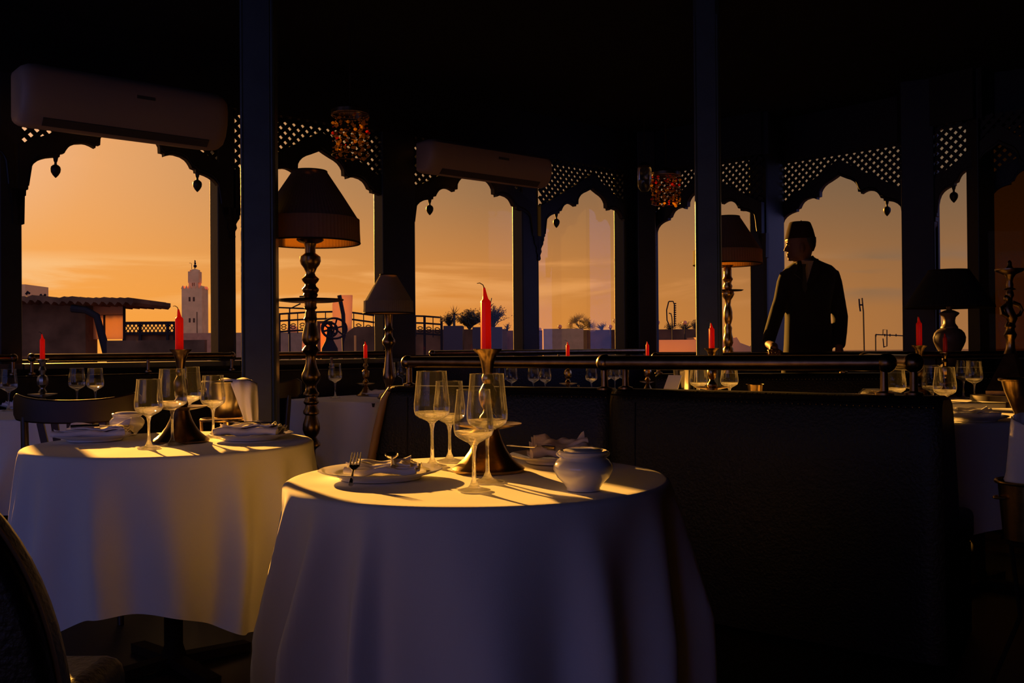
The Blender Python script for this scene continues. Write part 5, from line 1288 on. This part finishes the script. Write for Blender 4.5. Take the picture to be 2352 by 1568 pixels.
for i in range(15):
    a = rr.uniform(0, 2*PI); el = rr.uniform(.15, 1.2); L7 = rr.uniform(.13, .24); d = Vector((math.cos(a)*math.cos(el), .5*math.sin(a)*math.cos(el), math.sin(el))); c_ = d*L7
    q.tube([(0, 0, 0), c_], .005, 4); s_ = d.cross(Vector((0, 1, .2))).normalized()
    for k in range(11):
        t = lerp(-1.0, 1.0, k/10); f = (d*math.cos(t)+s_*math.sin(t))*rr.uniform(.13, .19); n1 = d.cross(f).cross(f).normalized()*.007 if d.cross(f).length > 1e-4 else s_*.007
        q.add([c_, c_+f*.5+n1, c_+f, c_+f*.5-n1], [(0, 1, 2, 3)])
q.v = [(x, y, z+zt_) for x, y, z in q.v]; obj('fronds', q, M['leaf'], e, smooth=0)
# globe lamps
for px, py, s, lab in ((1193, 754, 1, 'globe lamp just left of the post between the third and fourth windows'), (1240, 756, .9, 'globe lamp at the left of the fourth window'), (1286, 750, 1.15, 'globe lamp above the tarpaulin block'),
                       (1311, 744, 1.1, 'globe lamp just left of the fan palm'), (1402, 750, 1.1, 'lower globe lamp right of the fan palm'), (1413, 736, 1.2, 'tallest globe lamp right of the fan palm'), (1511, 740, 1.1, 'globe lamp left of the looped antenna'), (1573, 741, 1.2, 'globe lamp right of the looped antenna')):
    p = P(px, py, 21.5); r = .040*s; e = thing('globe_lamp', lab, 'lamp', (p.x, p.y, 0), 0, 'globe lamps outside')
    obj('globe', MB().ball((0, 0, p.z), r, 14, 10), M['globe'], e); obj('pole', MB().tube([(0, 0, -.3), (0, 0, p.z-r*.9)], .012, 6), M['iron'], e); obj('collar', MB().lathe([(.012, p.z-r*1.3), (.028, p.z-r*1.15), (.024, p.z-r*.75)], 10), M['iron'], e)
# antennas
def ant(label, segs, Y, r, zb=-.3): 
    q = MB()
    for s in segs: q.tube([P(x, y, Y) for x, y in s], r, 5)
    f0 = P(*segs[0][0], Y); q.tube([(f0.x, f0.y, zb), f0], r*1.2, 5)
    return simple('aerial', label, 'antenna', q, 'iron', group='roof aerials', smooth=40)
q = [[(1545, 800), (1544, 740), (1543, 728)], [(1541, 751), (1549, 750), (1549, 700), (1546, 692), (1536, 692)], [(1536, 692), (1531, 712), (1532, 735), (1538, 750)], [(1543, 728), (1541, 720), (1536, 719)]] + [[(1547, 697+5*i), (1553, 697+5*i)] for i in range(11)]
ant('tall looped rooftop antenna left of the right column', q, 17, .011)
ant('thin mast with twin stubby aerials right of the man', [[(1985, 806), (1984, 760), (1983, 716)], [(1983, 716), (1980, 684)], [(1973, 686), (1974, 701), (1976, 715)], [(1973, 700), (1981, 700)]], 22, .018)
ant('horizontal aerial with a square loop low in the right window', [[(2011, 768), (2077, 771)], [(2028, 770), (2028, 757), (2037, 757), (2037, 795), (2031, 796)], [(2028, 777), (2030, 798)]] + [[(x, 766.5), (x, 772.5)] for x in (2012, 2032, 2044, 2058)], 22, .013)
ant('twisted aerial left of the tall lamp tray', [[(665, 765), (665, 709), (690, 697)], [(640, 706), (712, 709)], [(688, 681), (712, 681)]], 18, .015)
ant('stick aerial above the right roof shrub', [[(1126, 745), (1126, 700), (1129, 684)], [(1126, 706), (1131, 698)]], 16, .008)
# white tent roof near the right column
a = [P(1640, 772, 19), P(1683, 776, 19), P(1692, 774, 19), P(1700, 787, 19), P(1722, 795, 19), P(1745, 800, 19), P(1768, 803, 19)]
simple('tent_roof', 'pale peaked tent roof left of the man outside', 'tent', MB().prism([(p.x, p.z) for p in a] + [(a[-1].x, -.3), (a[0].x, -.3)], 3.0, (0, 19, 0)), 'canvas')
for px, Yt, lab in ((1728, 300, 'tiny distant tree just left of the waiter hand'), (1744, 300, 'tiny distant tree nearest the waiter hand')):
    p = P(px, 797, Yt); e = thing('distant_tree', lab, 'tree', (p.x, Yt, -12)); obj('trunk', MB().tube([(0, 0, 0), (0, 0, 12+p.z)], .25, 6), M['leaf'], e); obj('crown', MB().ball((0, 0, 12+p.z), .95, 8, 6, .7), M['leaf'], e)
